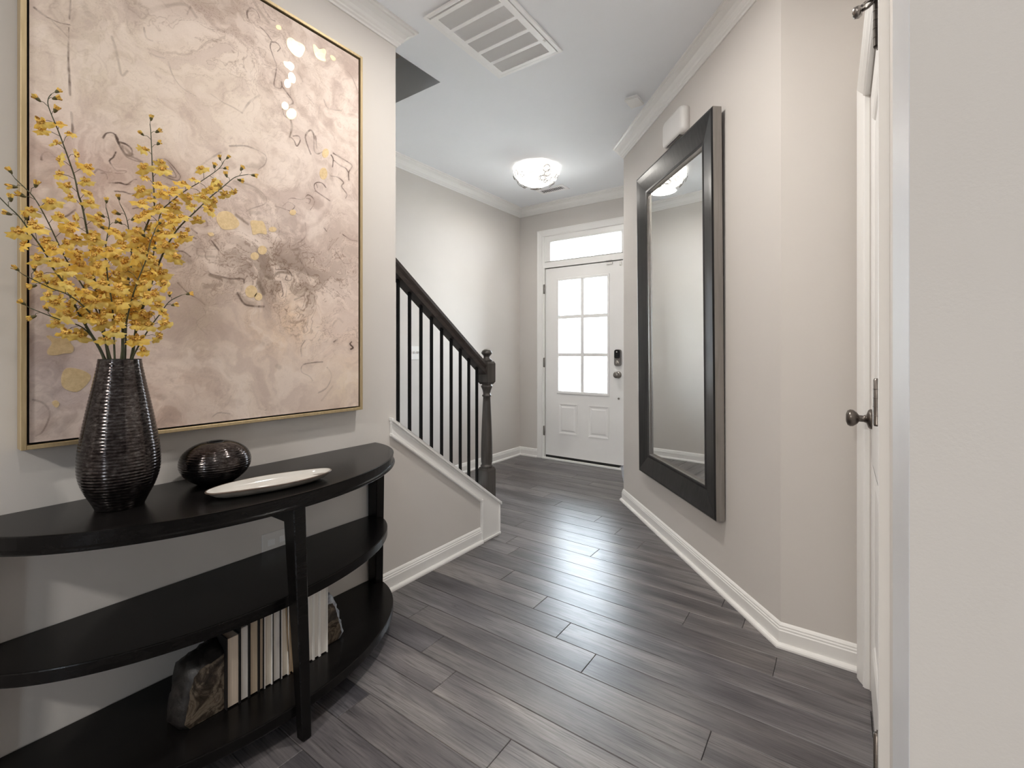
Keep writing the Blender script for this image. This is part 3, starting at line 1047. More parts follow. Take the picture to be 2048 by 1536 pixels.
o_ = [oval(TLn - .0038, BW - .0038, .0245), oval(TLn - .010, BW - .008, .0150), oval(TLn - .022, BW - .016, .0065), oval(TLn - .045, BW - .030, .0042)]
m.rings(o_, True, False, 0, True)
m.add(o_[-1], [tuple(range(56))])
m.build('tray_well', M['traywhite'], ty)

# ================================================================== BOOKS AND BOOKENDS
BXF, BXB, BZ = -1.486, -1.640, .101
books = [  # y0, y1, height, cover, pages, lean, label
 (.636, .673, .212, 'black', 'rose', 0, 'black covered book at the left end of the row, touching the large agate bookend'),
 (.6735, .7005, .226, 'black', 'white', 0, 'second book from the left bookend, black covers and white page edges'),
 (.701, .7295, .230, 'black', 'tan', 0, 'third book from the left bookend, broad tan page edges'),
 (.730, .7455, .231, 'black', 'tan', 0, 'thin book, fourth from the left bookend, tan page edges'),
 (.746, .772, .238, 'white', 'cream', 0, 'white covered book, fifth from the left bookend'),
 (.7725, .800, .233, 'black', 'white', 0, 'sixth book from the left bookend, black covers and pale page edges'),
 (.8005, .826, .236, 'white', 'cream', 0, 'pale book, seventh from the left bookend, just left of the table leg'),
 (.827, .842, .232, 'tan', 'tan', .012, 'thin tilting tan book partly behind the front table leg'),
 (.858, .8935, .231, 'white', 'white', 0, 'white book mostly hidden behind the front table leg'),
 (.894, .9145, .231, 'white', 'white', 0, 'white book just right of the front table leg'),
 (.915, .9375, .231, 'white', 'white', 0, 'second white book right of the front table leg'),
 (.938, .968, .234, 'white', 'white', 0, 'white book at the right end of the row, touching the small bookend'),
]
for y0, y1, hh, cv, pg, lean, lab in books:
    b = root('book', ((BXF + BXB) / 2, (y0 + y1) / 2, BZ), lab, 'book', 'books on the lowest console shelf')
    sh = lambda z: lean * (z / hh)
    def lb(mb, x0, ya, za, x1, yb, zb):
        mb.hexa([(x0, ya - sh(za), BZ + za), (x1, ya - sh(za), BZ + za), (x1, yb - sh(za), BZ + za), (x0, yb - sh(za), BZ + za)], [(x0, ya - sh(zb), BZ + zb), (x1, ya - sh(zb), BZ + zb), (x1, yb - sh(zb), BZ + zb), (x0, yb - sh(zb), BZ + zb)])
    ct_ = .0030
    m = MB()
    lb(m, BXB, y0, 0, BXF, y0 + ct_, hh)
    lb(m, BXB, y1 - ct_, 0, BXF, y1, hh)
    lb(m, BXB - .003, y0, 0, BXB, y1, hh)
    m.build('cover', COVER[cv], b)
    m = MB()
    lb(m, BXB, y0 + ct_, .004, BXF - .004, y1 - ct_, hh - .004)
    m.build('pages', PAGE[pg], b)

def bookend(name, label, yb, sgn, wd_, ht, xf, dep, rind, seed):
    r_ = root(name, (xf - dep / 2, yb, BZ), label, 'bookend', 'agate bookends')
    rr = random.Random(seed)
    n = 18
    outline = []
    for k in range(n + 1):
        th = (math.pi / 2) * k / n
        f = 1 + .045 * math.sin(5.3 * th + seed) + rr.uniform(-.02, .02)
        outline.append((wd_ * (math.cos(th) ** .78) * f, ht * (math.sin(th) ** .88) * f))
    outline = [(wd_ * .86, .0)] + [(max(.0005, a), max(.001, b)) for a, b in outline[1:-1]] + [(.0005, ht), (.0005, .0)]
    def rg(x, s_, shift=0):
        return [(x, yb + sgn * (max(.0005, a * s_ + (shift if a > .002 else 0))), BZ + .0005 + b * (s_ if b > .0 else 1)) for a, b in outline]
    face = rg(xf, 1.0)
    m = MB()
    m.add(face, [tuple(range(len(face)))])
    m.build('polished_face', M['agate'], r_)
    m = MB()
    lay = []
    for x, s_ in ((0, 1.0), (.06, 1.05), (.2, 1.12), (.4, 1.17), (.62, 1.14), (.82, 1.02), (.95, .75), (1.0, .45)):
        base = rg(xf - dep * x, s_)
        lay.append([(p[0] + rr.uniform(-.004, .004) * (0 if x == 0 else 1), p[1] + (sgn * abs(rr.uniform(0, .008)) if abs(p[1] - yb) > .002 and x > 0 else 0), p[2] + (rr.uniform(-.006, .006) if p[2] > BZ + .01 and x > 0 else 0)) for p in base])
    m.rings(lay, True, False, 0, True)
    m.add(lay[-1], [tuple(range(len(face)))])
    m.build('rough_rind', rind, r_)
    return r_
bookend('agate_bookend', 'large brown agate bookend with rough dark rind left of the books', .6355, -1, .105, .165, -1.500, .13, M['rind'], 3)
bookend('agate_bookend', 'smaller agate bookend with pale crusted rind right of the books', .9685, 1, .075, .148, -1.520, .10, M['rindpale'], 8)

# ================================================================== PAINTING
PX = -1.757
FY0, FY1, FZ0, FZ1 = .2507, 1.319, .9033, 2.4848
pa = root('framed_painting', (XL, (FY0 + FY1) / 2, FZ0), 'large abstract mauve and cream painting with gold patches in thin gold frame', 'painting')
fw = .0118
for q in ((FY0, FZ0, FY0 + fw, FZ1), (FY1 - fw, FZ0, FY1, FZ1), (FY0 + fw, FZ0, FY1 - fw, FZ0 + fw), (FY0 + fw, FZ1 - fw, FY1 - fw, FZ1)):
    MB().box(XL + .004, q[0], q[1], PX, q[2], q[3]).build('frame_rail', M['gold'], pa, .0012)
MB().box(XL + .004, FY0 + fw, FZ0 + fw, XL + .02, FY1 - fw, FZ1 - fw).build('backing', M['linerdark'], pa)
CY0, CY1, CZ0, CZ1 = FY0 + fw + .0055, FY1 - fw - .0055, FZ0 + fw + .0055, FZ1 - fw - .0055
CXF = -1.765
STROKES = [[0.75,0.003,[[0.4197,1.7892],[0.4273,1.805],[0.4413,1.812],[0.4516,1.8027],[0.4555,1.7877],[0.4634,1.7706],[0.474,1.7576],[0.4874,1.7555],[0.5094,1.7493]]],[0.8,0.004,[[0.4555,1.7893],[0.4713,1.7901],[0.4861,1.7803],[0.4874,1.7622],[0.474,1.7593],[0.466,1.7715],[0.4647,1.781]]],[0.5,0.009,[[0.4581,1.7853],[0.4686,1.7791],[0.482,1.7671]]],[0.8,0.004,[[0.4472,1.8092],[0.4605,1.7746],[0.4763,1.7517],[0.5136,1.7468]]],[0.8,0.004,[[0.4878,1.7585],[0.5136,1.7512]]],[0.45,0.012,[[0.4763,1.7574],[0.4878,1.7642]]],[0.9,0.004,[[0.5451,1.7572],[0.5575,1.7732],[0.5752,1.7777],[0.5906,1.7661],[0.6036,1.752],[0.6142,1.7368],[0.6089,1.7214],[0.5906,1.7189],[0.565,1.7248],[0.5625,1.73]]],[0.8,0.003,[[0.55,1.7559],[0.565,1.7518],[0.5764,1.7373],[0.579,1.7291],[0.601,1.7282],[0.601,1.7389],[0.588,1.7592],[0.5752,1.7716],[0.5575,1.7673]]],[0.35,0.014,[[0.565,1.7398],[0.5752,1.7279],[0.5932,1.7212]]],[0.7,0.003,[[0.4472,1.6646],[0.4605,1.6699],[0.474,1.6682],[0.4924,1.688],[0.4994,1.6915]]],[0.6,0.003,[[0.4472,1.6407],[0.4695,1.6442],[0.4855,1.6429],[0.516,1.6527]]],[0.6,0.003,[[0.4901,1.5995],[0.5041,1.6059],[0.5184,1.6022]]],[0.6,0.003,[[0.5752,1.7007],[0.601,1.696],[0.6222,1.6897]]],[0.6,0.004,[[0.5828,1.6151],[0.601,1.5981],[0.6089,1.5723]]],[0.8,0.003,[[0.4494,1.758],[0.4434,1.7408],[0.4346,1.7266],[0.4415,1.7126],[0.4513,1.7032],[0.4714,1.7095],[0.4735,1.705],[0.4633,1.6981],[0.4474,1.6944]]],[0.7,0.003,[[0.4012,1.6824],[0.4087,1.6934],[0.424,1.6908],[0.4395,1.6944]]],[0.75,0.004,[[0.4163,1.6847],[0.4259,1.6864],[0.4298,1.6714]]],[0.75,0.003,[[0.4307,1.6605],[0.4553,1.6678],[0.4714,1.6674],[0.4829,1.672]]],[0.5,0.004,[[0.2912,1.6823],[0.2912,1.6914],[0.2961,1.7023],[0.306,1.708],[0.316,1.6999],[0.3262,1.6917]]],[0.45,0.002,[[0.3473,1.938],[0.348,1.8838]]],[0.5,0.002,[[0.3508,1.8352],[0.3531,1.7981],[0.354,1.7604]]],[0.5,0.002,[[0.3492,2.1491],[0.3472,2.0951]]],[0.6,0.002,[[0.3456,2.0695],[0.3447,2.0225],[0.3456,1.9549],[0.3483,1.8819]]],[0.5,0.003,[[0.2777,2.0844],[0.2968,2.0749],[0.323,2.072],[0.3479,2.0785]]],[0.4,0.003,[[0.312,2.0686],[0.332,2.0526],[0.3456,2.0416]]],[0.4,0.004,[[0.5177,2.1669],[0.5233,2.1391],[0.5404,2.1381]]],[0.4,0.003,[[0.5319,2.0954],[0.552,2.0954],[0.5712,2.1]]],[0.3,0.004,[[0.5816,2.0929],[0.5938,2.0562],[0.6185,2.0282],[0.6601,2.0178]]],[0.35,0.008,[[0.44,2.0966],[0.4477,2.068],[0.4555,2.0291],[0.4634,1.9932],[0.4766,2.013]]],[0.3,0.014,[[0.5205,2.2131],[0.5667,2.2615],[0.6279,2.3057],[0.6601,2.2845]]],[0.3,0.006,[[0.6343,2.2767],[0.6439,2.308]]],[0.3,0.016,[[0.3759,2.156],[0.3854,2.1332],[0.3951,2.1294]]],[0.5,0.004,[[0.8258,2.3774],[0.8238,2.3964],[0.8374,2.4206],[0.8571,2.4202],[0.8691,2.4027]]],[0.5,0.004,[[0.8813,2.4635],[0.8854,2.4453],[0.9102,2.4225],[0.9271,2.4238]]],[0.3,0.018,[[0.8492,2.448],[0.8691,2.4274],[0.9019,2.4051]]],[0.5,0.003,[[0.8691,2.3698],[0.8936,2.3588],[0.9144,2.341]]],[0.5,0.004,[[0.9102,2.3345],[0.9313,2.3438],[0.9464,2.3328],[0.9356,2.3123]]],[0.55,0.004,[[0.9102,2.3303],[0.9081,2.3125],[0.9207,2.2813],[0.9313,2.2572],[0.9292,2.2265],[0.9228,2.1771],[0.9442,2.1743],[0.9529,2.1868],[0.9507,2.2029]]],[0.55,0.005,[[0.9529,2.1868],[0.9704,2.1734],[0.9973,2.1464],[0.9837,2.1275]]],[0.6,0.009,[[0.9882,2.0709],[0.9927,2.0445],[0.9837,2.002]]],[0.6,0.005,[[0.9973,2.0114],[1.0201,2.02],[1.0271,2.0049],[1.0132,1.9779],[1.0018,1.9956],[0.9882,2.0037]]],[0.4,0.003,[[0.986,2.1935],[0.9873,2.1681]]],[0.5,0.004,[[1.0721,1.9675],[1.0529,2.01],[1.0506,2.0359],[1.0721,2.0643],[1.0867,2.045],[1.0867,1.9907],[1.1015,1.9777],[1.1265,1.9955]]],[0.5,0.003,[[1.0941,2.0478],[1.099,1.9996]]],[0.4,0.003,[[1.0577,2.3114],[1.0341,2.2953],[1.0247,2.273],[1.0388,2.2444]]],[0.3,0.003,[[1.0529,2.1975],[1.0867,2.1764]]],[0.35,0.003,[[1.1316,2.2142],[1.1521,2.186],[1.2158,2.2035]]],[0.35,0.004,[[1.2268,2.3905],[1.2659,2.3757],[1.3004,2.3182]]],[0.5,0.003,[[0.955,2.1024],[0.9616,2.0794],[0.9748,2.0741]]],[0.3,0.007,[[0.7056,2.0457],[0.7405,2.0344],[0.7767,2.0306],[0.8066,2.0234]]],[0.3,0.006,[[0.8066,2.0234],[0.8335,2.075],[0.8691,2.1152]]],[0.25,0.02,[[0.8413,2.1676],[0.8691,2.148],[0.8936,2.1469]]],[0.75,0.004,[[1.1654,1.9942],[1.1747,1.9808],[1.1716,1.9466]]],[0.65,0.004,[[1.1747,2.0056],[1.2221,1.9967],[1.268,1.9834],[1.2514,1.9495],[1.2514,1.9153]]],[0.6,0.004,[[1.1778,1.9763],[1.2093,1.9644],[1.2351,1.9614],[1.2481,1.9485]]],[0.85,0.004,[[1.1231,1.812],[1.0938,1.8253],[1.088,1.845],[1.0996,1.8591],[1.1231,1.8634],[1.1411,1.8496]]],[0.6,0.003,[[1.0967,1.8529],[1.1025,1.8385]]],[0.65,0.004,[[1.0909,1.8219],[1.1231,1.812],[1.1593,1.7998]]],[0.55,0.004,[[1.1593,1.9042],[1.1966,1.91],[1.2253,1.8962],[1.2157,1.8765],[1.2416,1.8499],[1.2351,1.8311]]],[0.7,0.004,[[0.9781,1.7572],[0.994,1.7666],[1.0373,1.7729],[1.0595,1.7973],[1.0823,1.7902],[1.088,1.7704],[1.0709,1.7395]]],[0.55,0.003,[[1.0484,1.7811],[1.0709,1.7819],[1.0652,1.7645],[1.0484,1.7654]]],[0.6,0.004,[[0.9574,1.7266],[0.9781,1.7471],[1.0046,1.7386],[0.994,1.7205]]],[0.7,0.003,[[1.01,1.7554],[1.0484,1.7444]]],[0.5,0.003,[[0.927,1.7188],[0.9729,1.7153],[1.0373,1.7052]]],[0.3,0.006,[[1.0484,1.6816],[1.0484,1.6239],[0.994,1.5773]]],[0.4,0.004,[[1.0484,1.5977],[1.0046,1.569],[0.937,1.5519]]],[0.75,0.005,[[1.2221,1.6699],[1.2614,1.655],[1.2951,1.6557]]],[0.75,0.005,[[0.7068,1.5447],[0.7293,1.5152]]],[0.6,0.005,[[0.6442,1.5477],[0.6595,1.542]]],[0.6,0.006,[[0.648,1.5701],[0.6633,1.5602]]],[0.5,0.006,[[0.6789,1.5986],[0.6888,1.6075],[0.6948,1.5933],[0.6848,1.5867]]],[0.35,0.03,[[0.5999,1.4712],[0.6218,1.4791],[0.6405,1.465]]],[0.5,0.004,[[0.5999,1.4881],[0.6218,1.4919],[0.6442,1.4785]]],[0.5,0.018,[[0.7028,1.4259],[0.7313,1.4184],[0.7736,1.41]]],[0.5,0.005,[[0.7028,1.4303],[0.7397,1.424],[0.7693,1.4209],[0.8088,1.4259],[0.8133,1.4124]]],[0.4,0.02,[[0.7736,1.4053],[0.7999,1.3921]]],[0.45,0.02,[[0.7955,1.3683],[0.8178,1.3422],[0.8452,1.3374]]],[0.6,0.006,[[0.7911,1.3725],[0.8133,1.3371],[0.8452,1.3302],[0.8829,1.3322]]],[0.5,0.022,[[0.8639,1.4185],[0.8829,1.3818]]],[0.5,0.014,[[0.8925,1.4463],[0.9121,1.4415],[0.9421,1.4678],[0.9834,1.4684]]],[0.6,0.005,[[0.932,1.4764],[0.9729,1.4822],[0.9913,1.4644],[0.9887,1.4436],[0.9677,1.4435],[0.9729,1.4619]]],[0.35,0.02,[[0.7999,1.4529],[0.8452,1.4831],[0.9121,1.4735]]],[0.4,0.008,[[1.0428,1.5026],[1.0208,1.4735],[0.994,1.4647]]],[0.4,0.006,[[1.0208,1.5356],[1.0539,1.4885],[1.0709,1.4538]]],[0.35,0.022,[[0.6868,1.384],[0.7149,1.3917],[0.7438,1.3995]]],[0.35,0.016,[[0.836,1.6719],[0.8686,1.6774]]],[0.45,0.016,[[0.7867,1.6507],[0.8268,1.6271]]],[0.35,0.016,[[0.7955,1.5455],[0.8314,1.5617]]],[0.35,0.014,[[0.7523,1.5101],[0.7823,1.5199]]],[0.4,0.008,[[0.6633,1.5079],[0.6672,1.4867],[0.7149,1.4902]]],[0.3,0.003,[[0.7355,1.8558],[0.6948,1.815],[0.6672,1.7796],[0.6557,1.7585]]],[0.4,0.004,[[0.765,1.889],[0.8178,1.908],[0.8639,1.9076],[0.8925,1.8957],[0.8877,1.8648],[0.8639,1.8378]]],[0.25,0.026,[[0.8268,1.8402],[0.8686,1.8538],[0.8829,1.8827]]],[0.3,0.026,[[0.7823,1.7655],[0.8452,1.7649],[0.8829,1.7368]]],[0.4,0.004,[[0.7823,1.7701],[0.8452,1.7697],[0.8877,1.7479],[0.8901,1.7192],[0.8406,1.6874],[0.8223,1.6733]]],[0.5,0.004,[[0.9523,1.5244],[0.9625,1.5009]]],[0.4,0.012,[[0.994,1.5619],[1.0263,1.5676],[1.01,1.5287]]],[0.5,0.003,[[0.9121,1.3799],[0.922,1.4007]]],[0.5,0.004,[[0.9472,1.4334],[0.9574,1.3894],[0.9523,1.3763]]],[0.4,0.012,[[1.0046,1.3685],[1.0373,1.3871],[1.0539,1.415]]],[0.6,0.004,[[1.1321,1.6786],[1.1441,1.6676]]],[0.35,0.004,[[1.184,1.5955],[1.2286,1.5469],[1.2883,1.5618]]],[0.35,0.008,[[0.994,1.6387],[1.01,1.6266]]],[0.55,0.003,[[0.6071,1.3877],[0.6367,1.3568],[0.6633,1.3421],[0.6868,1.3222]]],[0.35,0.003,[[0.6813,1.3123],[0.688,1.2903],[0.6614,1.2589],[0.6948,1.2191]]],[0.4,0.004,[[1.0332,1.1444],[1.0309,1.1798],[1.0473,1.2066]]],[0.45,0.004,[[1.1256,1.1206],[1.0712,1.1171],[1.0379,1.1089],[1.0332,1.0825],[1.0664,1.0633],[1.0809,1.0446]]],[0.3,0.004,[[1.146,1.097],[1.1668,1.0636],[1.146,1.0134],[1.1055,0.9931]]],[0.9,0.005,[[1.2649,1.2057],[1.2581,1.1959],[1.2734,1.1814],[1.262,1.174]]],[0.5,0.005,[[1.1773,1.2043],[1.1933,1.214]]],[0.35,0.008,[[1.172,1.2746],[1.1986,1.3043],[1.2203,1.2911]]],[0.3,0.008,[[0.9829,1.2228],[0.9919,1.2274]]],[0.3,0.024,[[0.5416,1.0307],[0.5679,1.0182]]],[0.3,0.018,[[0.7153,1.1816],[0.7188,1.1778]]],[0.25,0.024,[[0.8564,1.1991],[0.8765,1.1912]]],[0.3,0.004,[[0.7084,0.9385],[0.7293,0.9515],[0.7651,0.9437]]],[0.5,0.004,[[0.8887,0.9434],[0.8949,0.9453]]],[0.25,0.024,[[0.9434,1.1027],[0.9348,1.1072]]],[0.3,0.008,[[1.1206,0.9599],[1.172,1.0164]]],[0.5,0.003,[[0.3832,0.9929],[0.3923,0.9934]]],[0.25,0.04,[[0.3171,0.9699],[0.357,0.9787]]],[0.4,0.003,[[0.2754,1.0351],[0.296,1.0228],[0.3074,0.9924],[0.2941,0.949],[0.281,0.9377]]],[0.5,0.004,[[0.3237,1.5345],[0.3412,1.5416],[0.359,1.564]]],[0.6,0.004,[[0.3727,1.5123],[0.3819,1.5189],[0.3983,1.5203]]],[0.6,0.004,[[0.339,1.4857],[0.3704,1.489]]],[0.5,0.005,[[0.3704,1.4326],[0.3866,1.4491]]],[0.5,0.006,[[0.3324,1.3965],[0.3434,1.4011],[0.3456,1.3834]]],[0.5,0.003,[[0.359,1.461],[0.3636,1.4679]]]]
GOLD = [[[0.9748,2.3824],[0.9927,2.3952],[1.0109,2.3912],[1.0341,2.3949],[1.0472,2.3864],[1.0411,2.3609],[1.0271,2.3373],[1.0063,2.3319],[0.986,2.3408],[0.9726,2.3575]],[[1.0818,2.4138],[1.0916,2.4213],[1.1089,2.4123],[1.1316,2.4266],[1.1418,2.4181],[1.1357,2.3963],[1.1393,2.3783],[1.119,2.3703],[1.1015,2.3696],[1.0892,2.3814]],[[1.1599,2.4112],[1.1704,2.418],[1.1862,2.413],[1.1809,2.4008],[1.1677,2.3988]],[[0.9594,2.2862],[0.9748,2.2919],[0.986,2.2984],[1.0009,2.292],[0.9995,2.276],[0.9882,2.2639],[0.9771,2.2671],[0.9638,2.2713]],[[1.0055,2.2494],[1.0078,2.2407],[1.007,2.2317],[1.0035,2.2241],[0.9978,2.2194],[0.9911,2.2186],[0.9848,2.2218],[0.9801,2.2283],[0.9779,2.2368],[0.9786,2.2457],[0.9821,2.2533],[0.9877,2.258],[0.9944,2.2589],[1.0007,2.2559]],[[0.988,2.2165],[0.9882,2.209],[0.9858,2.2012],[0.9812,2.1948],[0.9754,2.191],[0.9695,2.1905],[0.9647,2.1934],[0.9619,2.1992],[0.9616,2.2066],[0.964,2.2143],[0.9685,2.2207],[0.9743,2.2246],[0.9802,2.2252],[0.9851,2.2223]],[[0.9777,2.1271],[0.9793,2.1207],[0.9781,2.1135],[0.9743,2.1069],[0.9687,2.1022],[0.9624,2.1004],[0.9567,2.1017],[0.9526,2.106],[0.9511,2.1123],[0.9523,2.1195],[0.956,2.126],[0.9616,2.1308],[0.9679,2.1327],[0.9736,2.1314]],[[1.0118,2.1045],[1.0097,2.0942],[1.0037,2.0841],[0.9952,2.0764],[0.9858,2.0726],[0.9774,2.0734],[0.9716,2.0785],[0.9695,2.087],[0.9716,2.0972],[0.9774,2.1071],[0.9858,2.1149],[0.9952,2.1189],[1.0037,2.1183],[1.0097,2.1132]],[[0.9499,2.4055],[0.9451,2.4],[0.9383,2.397],[0.9322,2.3977],[0.929,2.4018],[0.93,2.4077],[0.9347,2.4132],[0.9414,2.4162],[0.9476,2.4156],[0.9508,2.4115]],[[0.7215,1.6217],[0.7313,1.6465],[0.7565,1.6572],[0.778,1.6486],[0.7977,1.623],[0.7823,1.601],[0.7523,1.5909],[0.7355,1.5955]],[[0.836,1.641],[0.8639,1.6474],[0.8829,1.6469],[0.895,1.6056],[0.8686,1.6026],[0.8452,1.592],[0.8406,1.6111]],[[0.6948,1.5676],[0.7088,1.5719],[0.7149,1.5642],[0.7028,1.5581]],[[0.895,1.5444],[0.8933,1.5369],[0.8886,1.5304],[0.8818,1.526],[0.8744,1.5248],[0.8677,1.5268],[0.8632,1.5317],[0.8615,1.5385],[0.8632,1.5459],[0.8677,1.5525],[0.8744,1.5569],[0.8818,1.5582],[0.8886,1.5563],[0.8933,1.5514]],[[0.8658,1.5171],[0.8643,1.5106],[0.8601,1.5049],[0.8541,1.5011],[0.8475,1.5001],[0.8415,1.5019],[0.8374,1.5062],[0.836,1.5121],[0.8374,1.5186],[0.8415,1.5242],[0.8475,1.528],[0.8541,1.5292],[0.8601,1.5274],[0.8643,1.5231]],[[0.8597,1.3852],[0.8575,1.375],[0.8516,1.3664],[0.843,1.3612],[0.8336,1.3603],[0.8252,1.3639],[0.8194,1.3712],[0.8173,1.3808],[0.8194,1.3909],[0.8252,1.3994],[0.8336,1.4048],[0.843,1.4058],[0.8516,1.4024],[0.8575,1.395]],[[0.8781,1.3682],[0.8767,1.3618],[0.8727,1.3564],[0.867,1.3531],[0.8607,1.3525],[0.8551,1.3548],[0.8512,1.3594],[0.8498,1.3655],[0.8512,1.3719],[0.8551,1.3773],[0.8607,1.3807],[0.867,1.3813],[0.8727,1.3791],[0.8767,1.3744]],[[1.1471,1.9103],[1.1453,1.8988],[1.1403,1.8886],[1.1331,1.8816],[1.1251,1.8792],[1.118,1.8818],[1.1131,1.889],[1.1113,1.8992],[1.1131,1.9105],[1.118,1.9207],[1.1251,1.9277],[1.1331,1.9303],[1.1403,1.9278],[1.1453,1.9206]],[[1.1529,1.9954],[1.1495,1.9861],[1.1439,1.9782],[1.1371,1.9733],[1.1306,1.9723],[1.1256,1.9754],[1.123,1.9819],[1.1234,1.9906],[1.1267,1.9997],[1.1323,2.0076],[1.139,2.0126],[1.1456,2.0137],[1.1507,2.0107],[1.1533,2.0042]],[[1.01,1.7142],[1.0087,1.7089],[1.0049,1.7041],[0.9996,1.7006],[0.9937,1.6992],[0.9884,1.7001],[0.9847,1.7032],[0.9834,1.7077],[0.9847,1.7129],[0.9884,1.7177],[0.9937,1.7212],[0.9996,1.7226],[1.0049,1.7218],[1.0087,1.7188]],[[0.932,1.6306],[0.9305,1.6259],[0.9263,1.6216],[0.9203,1.6184],[0.9137,1.6171],[0.9078,1.6177],[0.9037,1.6203],[0.9023,1.6242],[0.9037,1.6288],[0.9078,1.6331],[0.9137,1.6363],[0.9203,1.6377],[0.9263,1.6371],[0.9305,1.6346]],[[0.3003,1.205],[0.3088,1.2076],[0.3216,1.2011],[0.3456,1.2062],[0.3489,1.1882],[0.3557,1.1762],[0.3523,1.1611],[0.3346,1.1582],[0.3194,1.1538],[0.3045,1.1554],[0.3024,1.1671],[0.3109,1.1847],[0.3088,1.1935]],[[0.3311,1.0996],[0.3412,1.1177],[0.3655,1.1146],[0.3868,1.102],[0.3923,1.0875],[0.3797,1.0644],[0.362,1.05],[0.3412,1.0575],[0.3311,1.072]],[[0.3113,1.0241],[0.319,1.0301],[0.3259,1.0227],[0.3249,1.0134],[0.319,1.0099]]]
def pigment(nu, nv):
    rs = np.random.RandomState(17)
    W_, H_ = CY1 - CY0, CZ1 - CZ0
    Y, Z = np.meshgrid(np.linspace(CY0, CY1, nu), np.linspace(CZ0, CZ1, nv))
    U = (Y - CY0); V = (Z - CZ0)
    def vnoise(x, y, seed):
        r_ = np.random.RandomState(seed)
        T = r_.rand(64, 64)
        xi, yi = np.floor(x).astype(int), np.floor(y).astype(int)
        fx_, fy_ = x - xi, y - yi
        fx_, fy_ = fx_ * fx_ * fx_ * (fx_ * (fx_ * 6 - 15) + 10), fy_ * fy_ * fy_ * (fy_ * (fy_ * 6 - 15) + 10)
        g = lambda a, b: T[a % 64, b % 64]
        return (g(xi, yi) * (1 - fx_) + g(xi + 1, yi) * fx_) * (1 - fy_) + (g(xi, yi + 1) * (1 - fx_) + g(xi + 1, yi + 1) * fx_) * fy_
    def fbm(x, y, seed, oc=5, gain=.5):
        a, s_, n_ = 1.0, 0, 0
        for k in range(oc):
            s_ = s_ + a * vnoise(x + 7.3 * k, y + 3.1 * k, seed + k)
            n_ += a
            a *= gain
            x, y = x * 2.03, y * 2.03
        return s_ / n_
    w1 = fbm(U * 4, V * 4, 1) - .5
    w2 = fbm(U * 4 + 9, V * 4 + 5, 9) - .5
    a = fbm(U * 3.2 + 1.6 * w1, V * 3.2 + 1.6 * w2, 20)
    b = fbm(U * 6.5 + 2.6 * w2, V * 6.5 + 2.6 * w1, 30)
    c_ = fbm(U * 2.2 + 1.2 * w2 + 4, V * 2.2 + w1, 40)
    e = fbm(U * 15 + 4 * w1, V * 15 + 4 * w2, 50)
    g2 = fbm(U * 28 + 3 * w2, V * 28 + 3 * w1, 60, 4, .6)
    h2 = fbm(U * 9 + 5 * w1 + 2, V * 11 + 5 * w2, 70, 6, .6)
    S3 = lambda *q: np.array(q, float)
    smooth = lambda lo, hi, t_: np.clip((t_ - lo) / (hi - lo), 0, 1) ** 2 * (3 - 2 * np.clip((t_ - lo) / (hi - lo), 0, 1))
    img = np.ones((nv, nu, 3)) * S3(216, 199, 187)
    def blend(msk, col):
        nonlocal img
        img = img * (1 - msk[..., None]) + S3(*col) * msk[..., None]
    def blob(y, z, ry, rz):
        return np.exp(-(((Y - y) / ry) ** 2 + ((Z - z) / rz) ** 2))
    light = np.clip(blob(1.15, 1.12, .26, .26) + .7 * blob(.70, 1.98, .28, .26) + .6 * blob(1.22, 1.62, .12, .3), 0, 1)
    zone0 = np.clip(blob(.92, 1.48, .26, .16) + .5 * blob(1.18, 1.55, .16, .25) + .7 * blob(.5, 2.4, .35, .15), 0, 1)
    blend(smooth(.42, .66, a) * .85, (228, 212, 202))
    blend(smooth(.55, .34, c_) * .5, (200, 183, 176))
    blend(blob(.45, 1.95, .22, .28) * .75, (212, 199, 180))
    blend(blob(.78, 2.02, .16, .20) * .55, (218, 205, 187))
    blend(blob(.34, 2.30, .20, .17) * smooth(.35, .65, b) * .8, (152, 138, 124))
    blend(blob(.62, 2.42, .25, .12) * smooth(.38, .62, b) * .8, (160, 142, 126))
    blend(blob(.36, 1.70, .16, .16) * .7, (184, 160, 152))
    blend(blob(.55, 1.66, .20, .09) * .55, (178, 152, 142))
    blend(blob(.34, 1.12, .13, .26) * .75, (178, 162, 160))
    blend(blob(.47, 1.42, .14, .24) * .55, (176, 154, 144))
    blend(blob(.68, 1.28, .12, .16) * .65, (178, 160, 142))
    blend(blob(.98, 1.26, .16, .13) * .75, (226, 194, 160))
    blend(blob(1.24, 1.18, .14, .24) * .7, (226, 200, 184))
    blend(blob(1.22, 1.02, .12, .12) * .45, (206, 190, 150))
    blend(blob(.58, .98, .14, .12) * .5, (216, 182, 164))
    blend(blob(.86, 1.04, .26, .16) * .6, (216, 200, 184))
    blend(blob(1.20, 1.50, .12, .18) * .6, (220, 206, 198))
    blend(blob(.88, 1.50, .14, .09) * smooth(.40, .60, b) * .7, (150, 134, 120))
    blend(blob(1.02, 1.42, .16, .08) * smooth(.42, .60, b) * .7, (152, 134, 118))
    blend(smooth(.53, .70, b) * .34, (176, 154, 142))
    blend(smooth(.58, .72, e) * .22, (170, 148, 136))
    blend(smooth(.44, .32, e) * .25, (232, 218, 206))
    blend(smooth(.50, .68, h2) * .32, (182, 162, 154))
    blend(smooth(.48, .36, h2) * .40, (230, 216, 206))
    blend(smooth(.56, .72, g2) * .22 * smooth(.35, .6, a) * .7, (160, 140, 130))
    blend(smooth(.60, .70, h2) * smooth(.45, .6, b) * .30 * np.clip(zone0 + .25, 0, 1), (140, 122, 112))
    blend(light * .42, (230, 212, 198))
    blend(blob(.90, 1.47, .20, .10) * smooth(.47, .62, h2) * .36, (140, 122, 108))
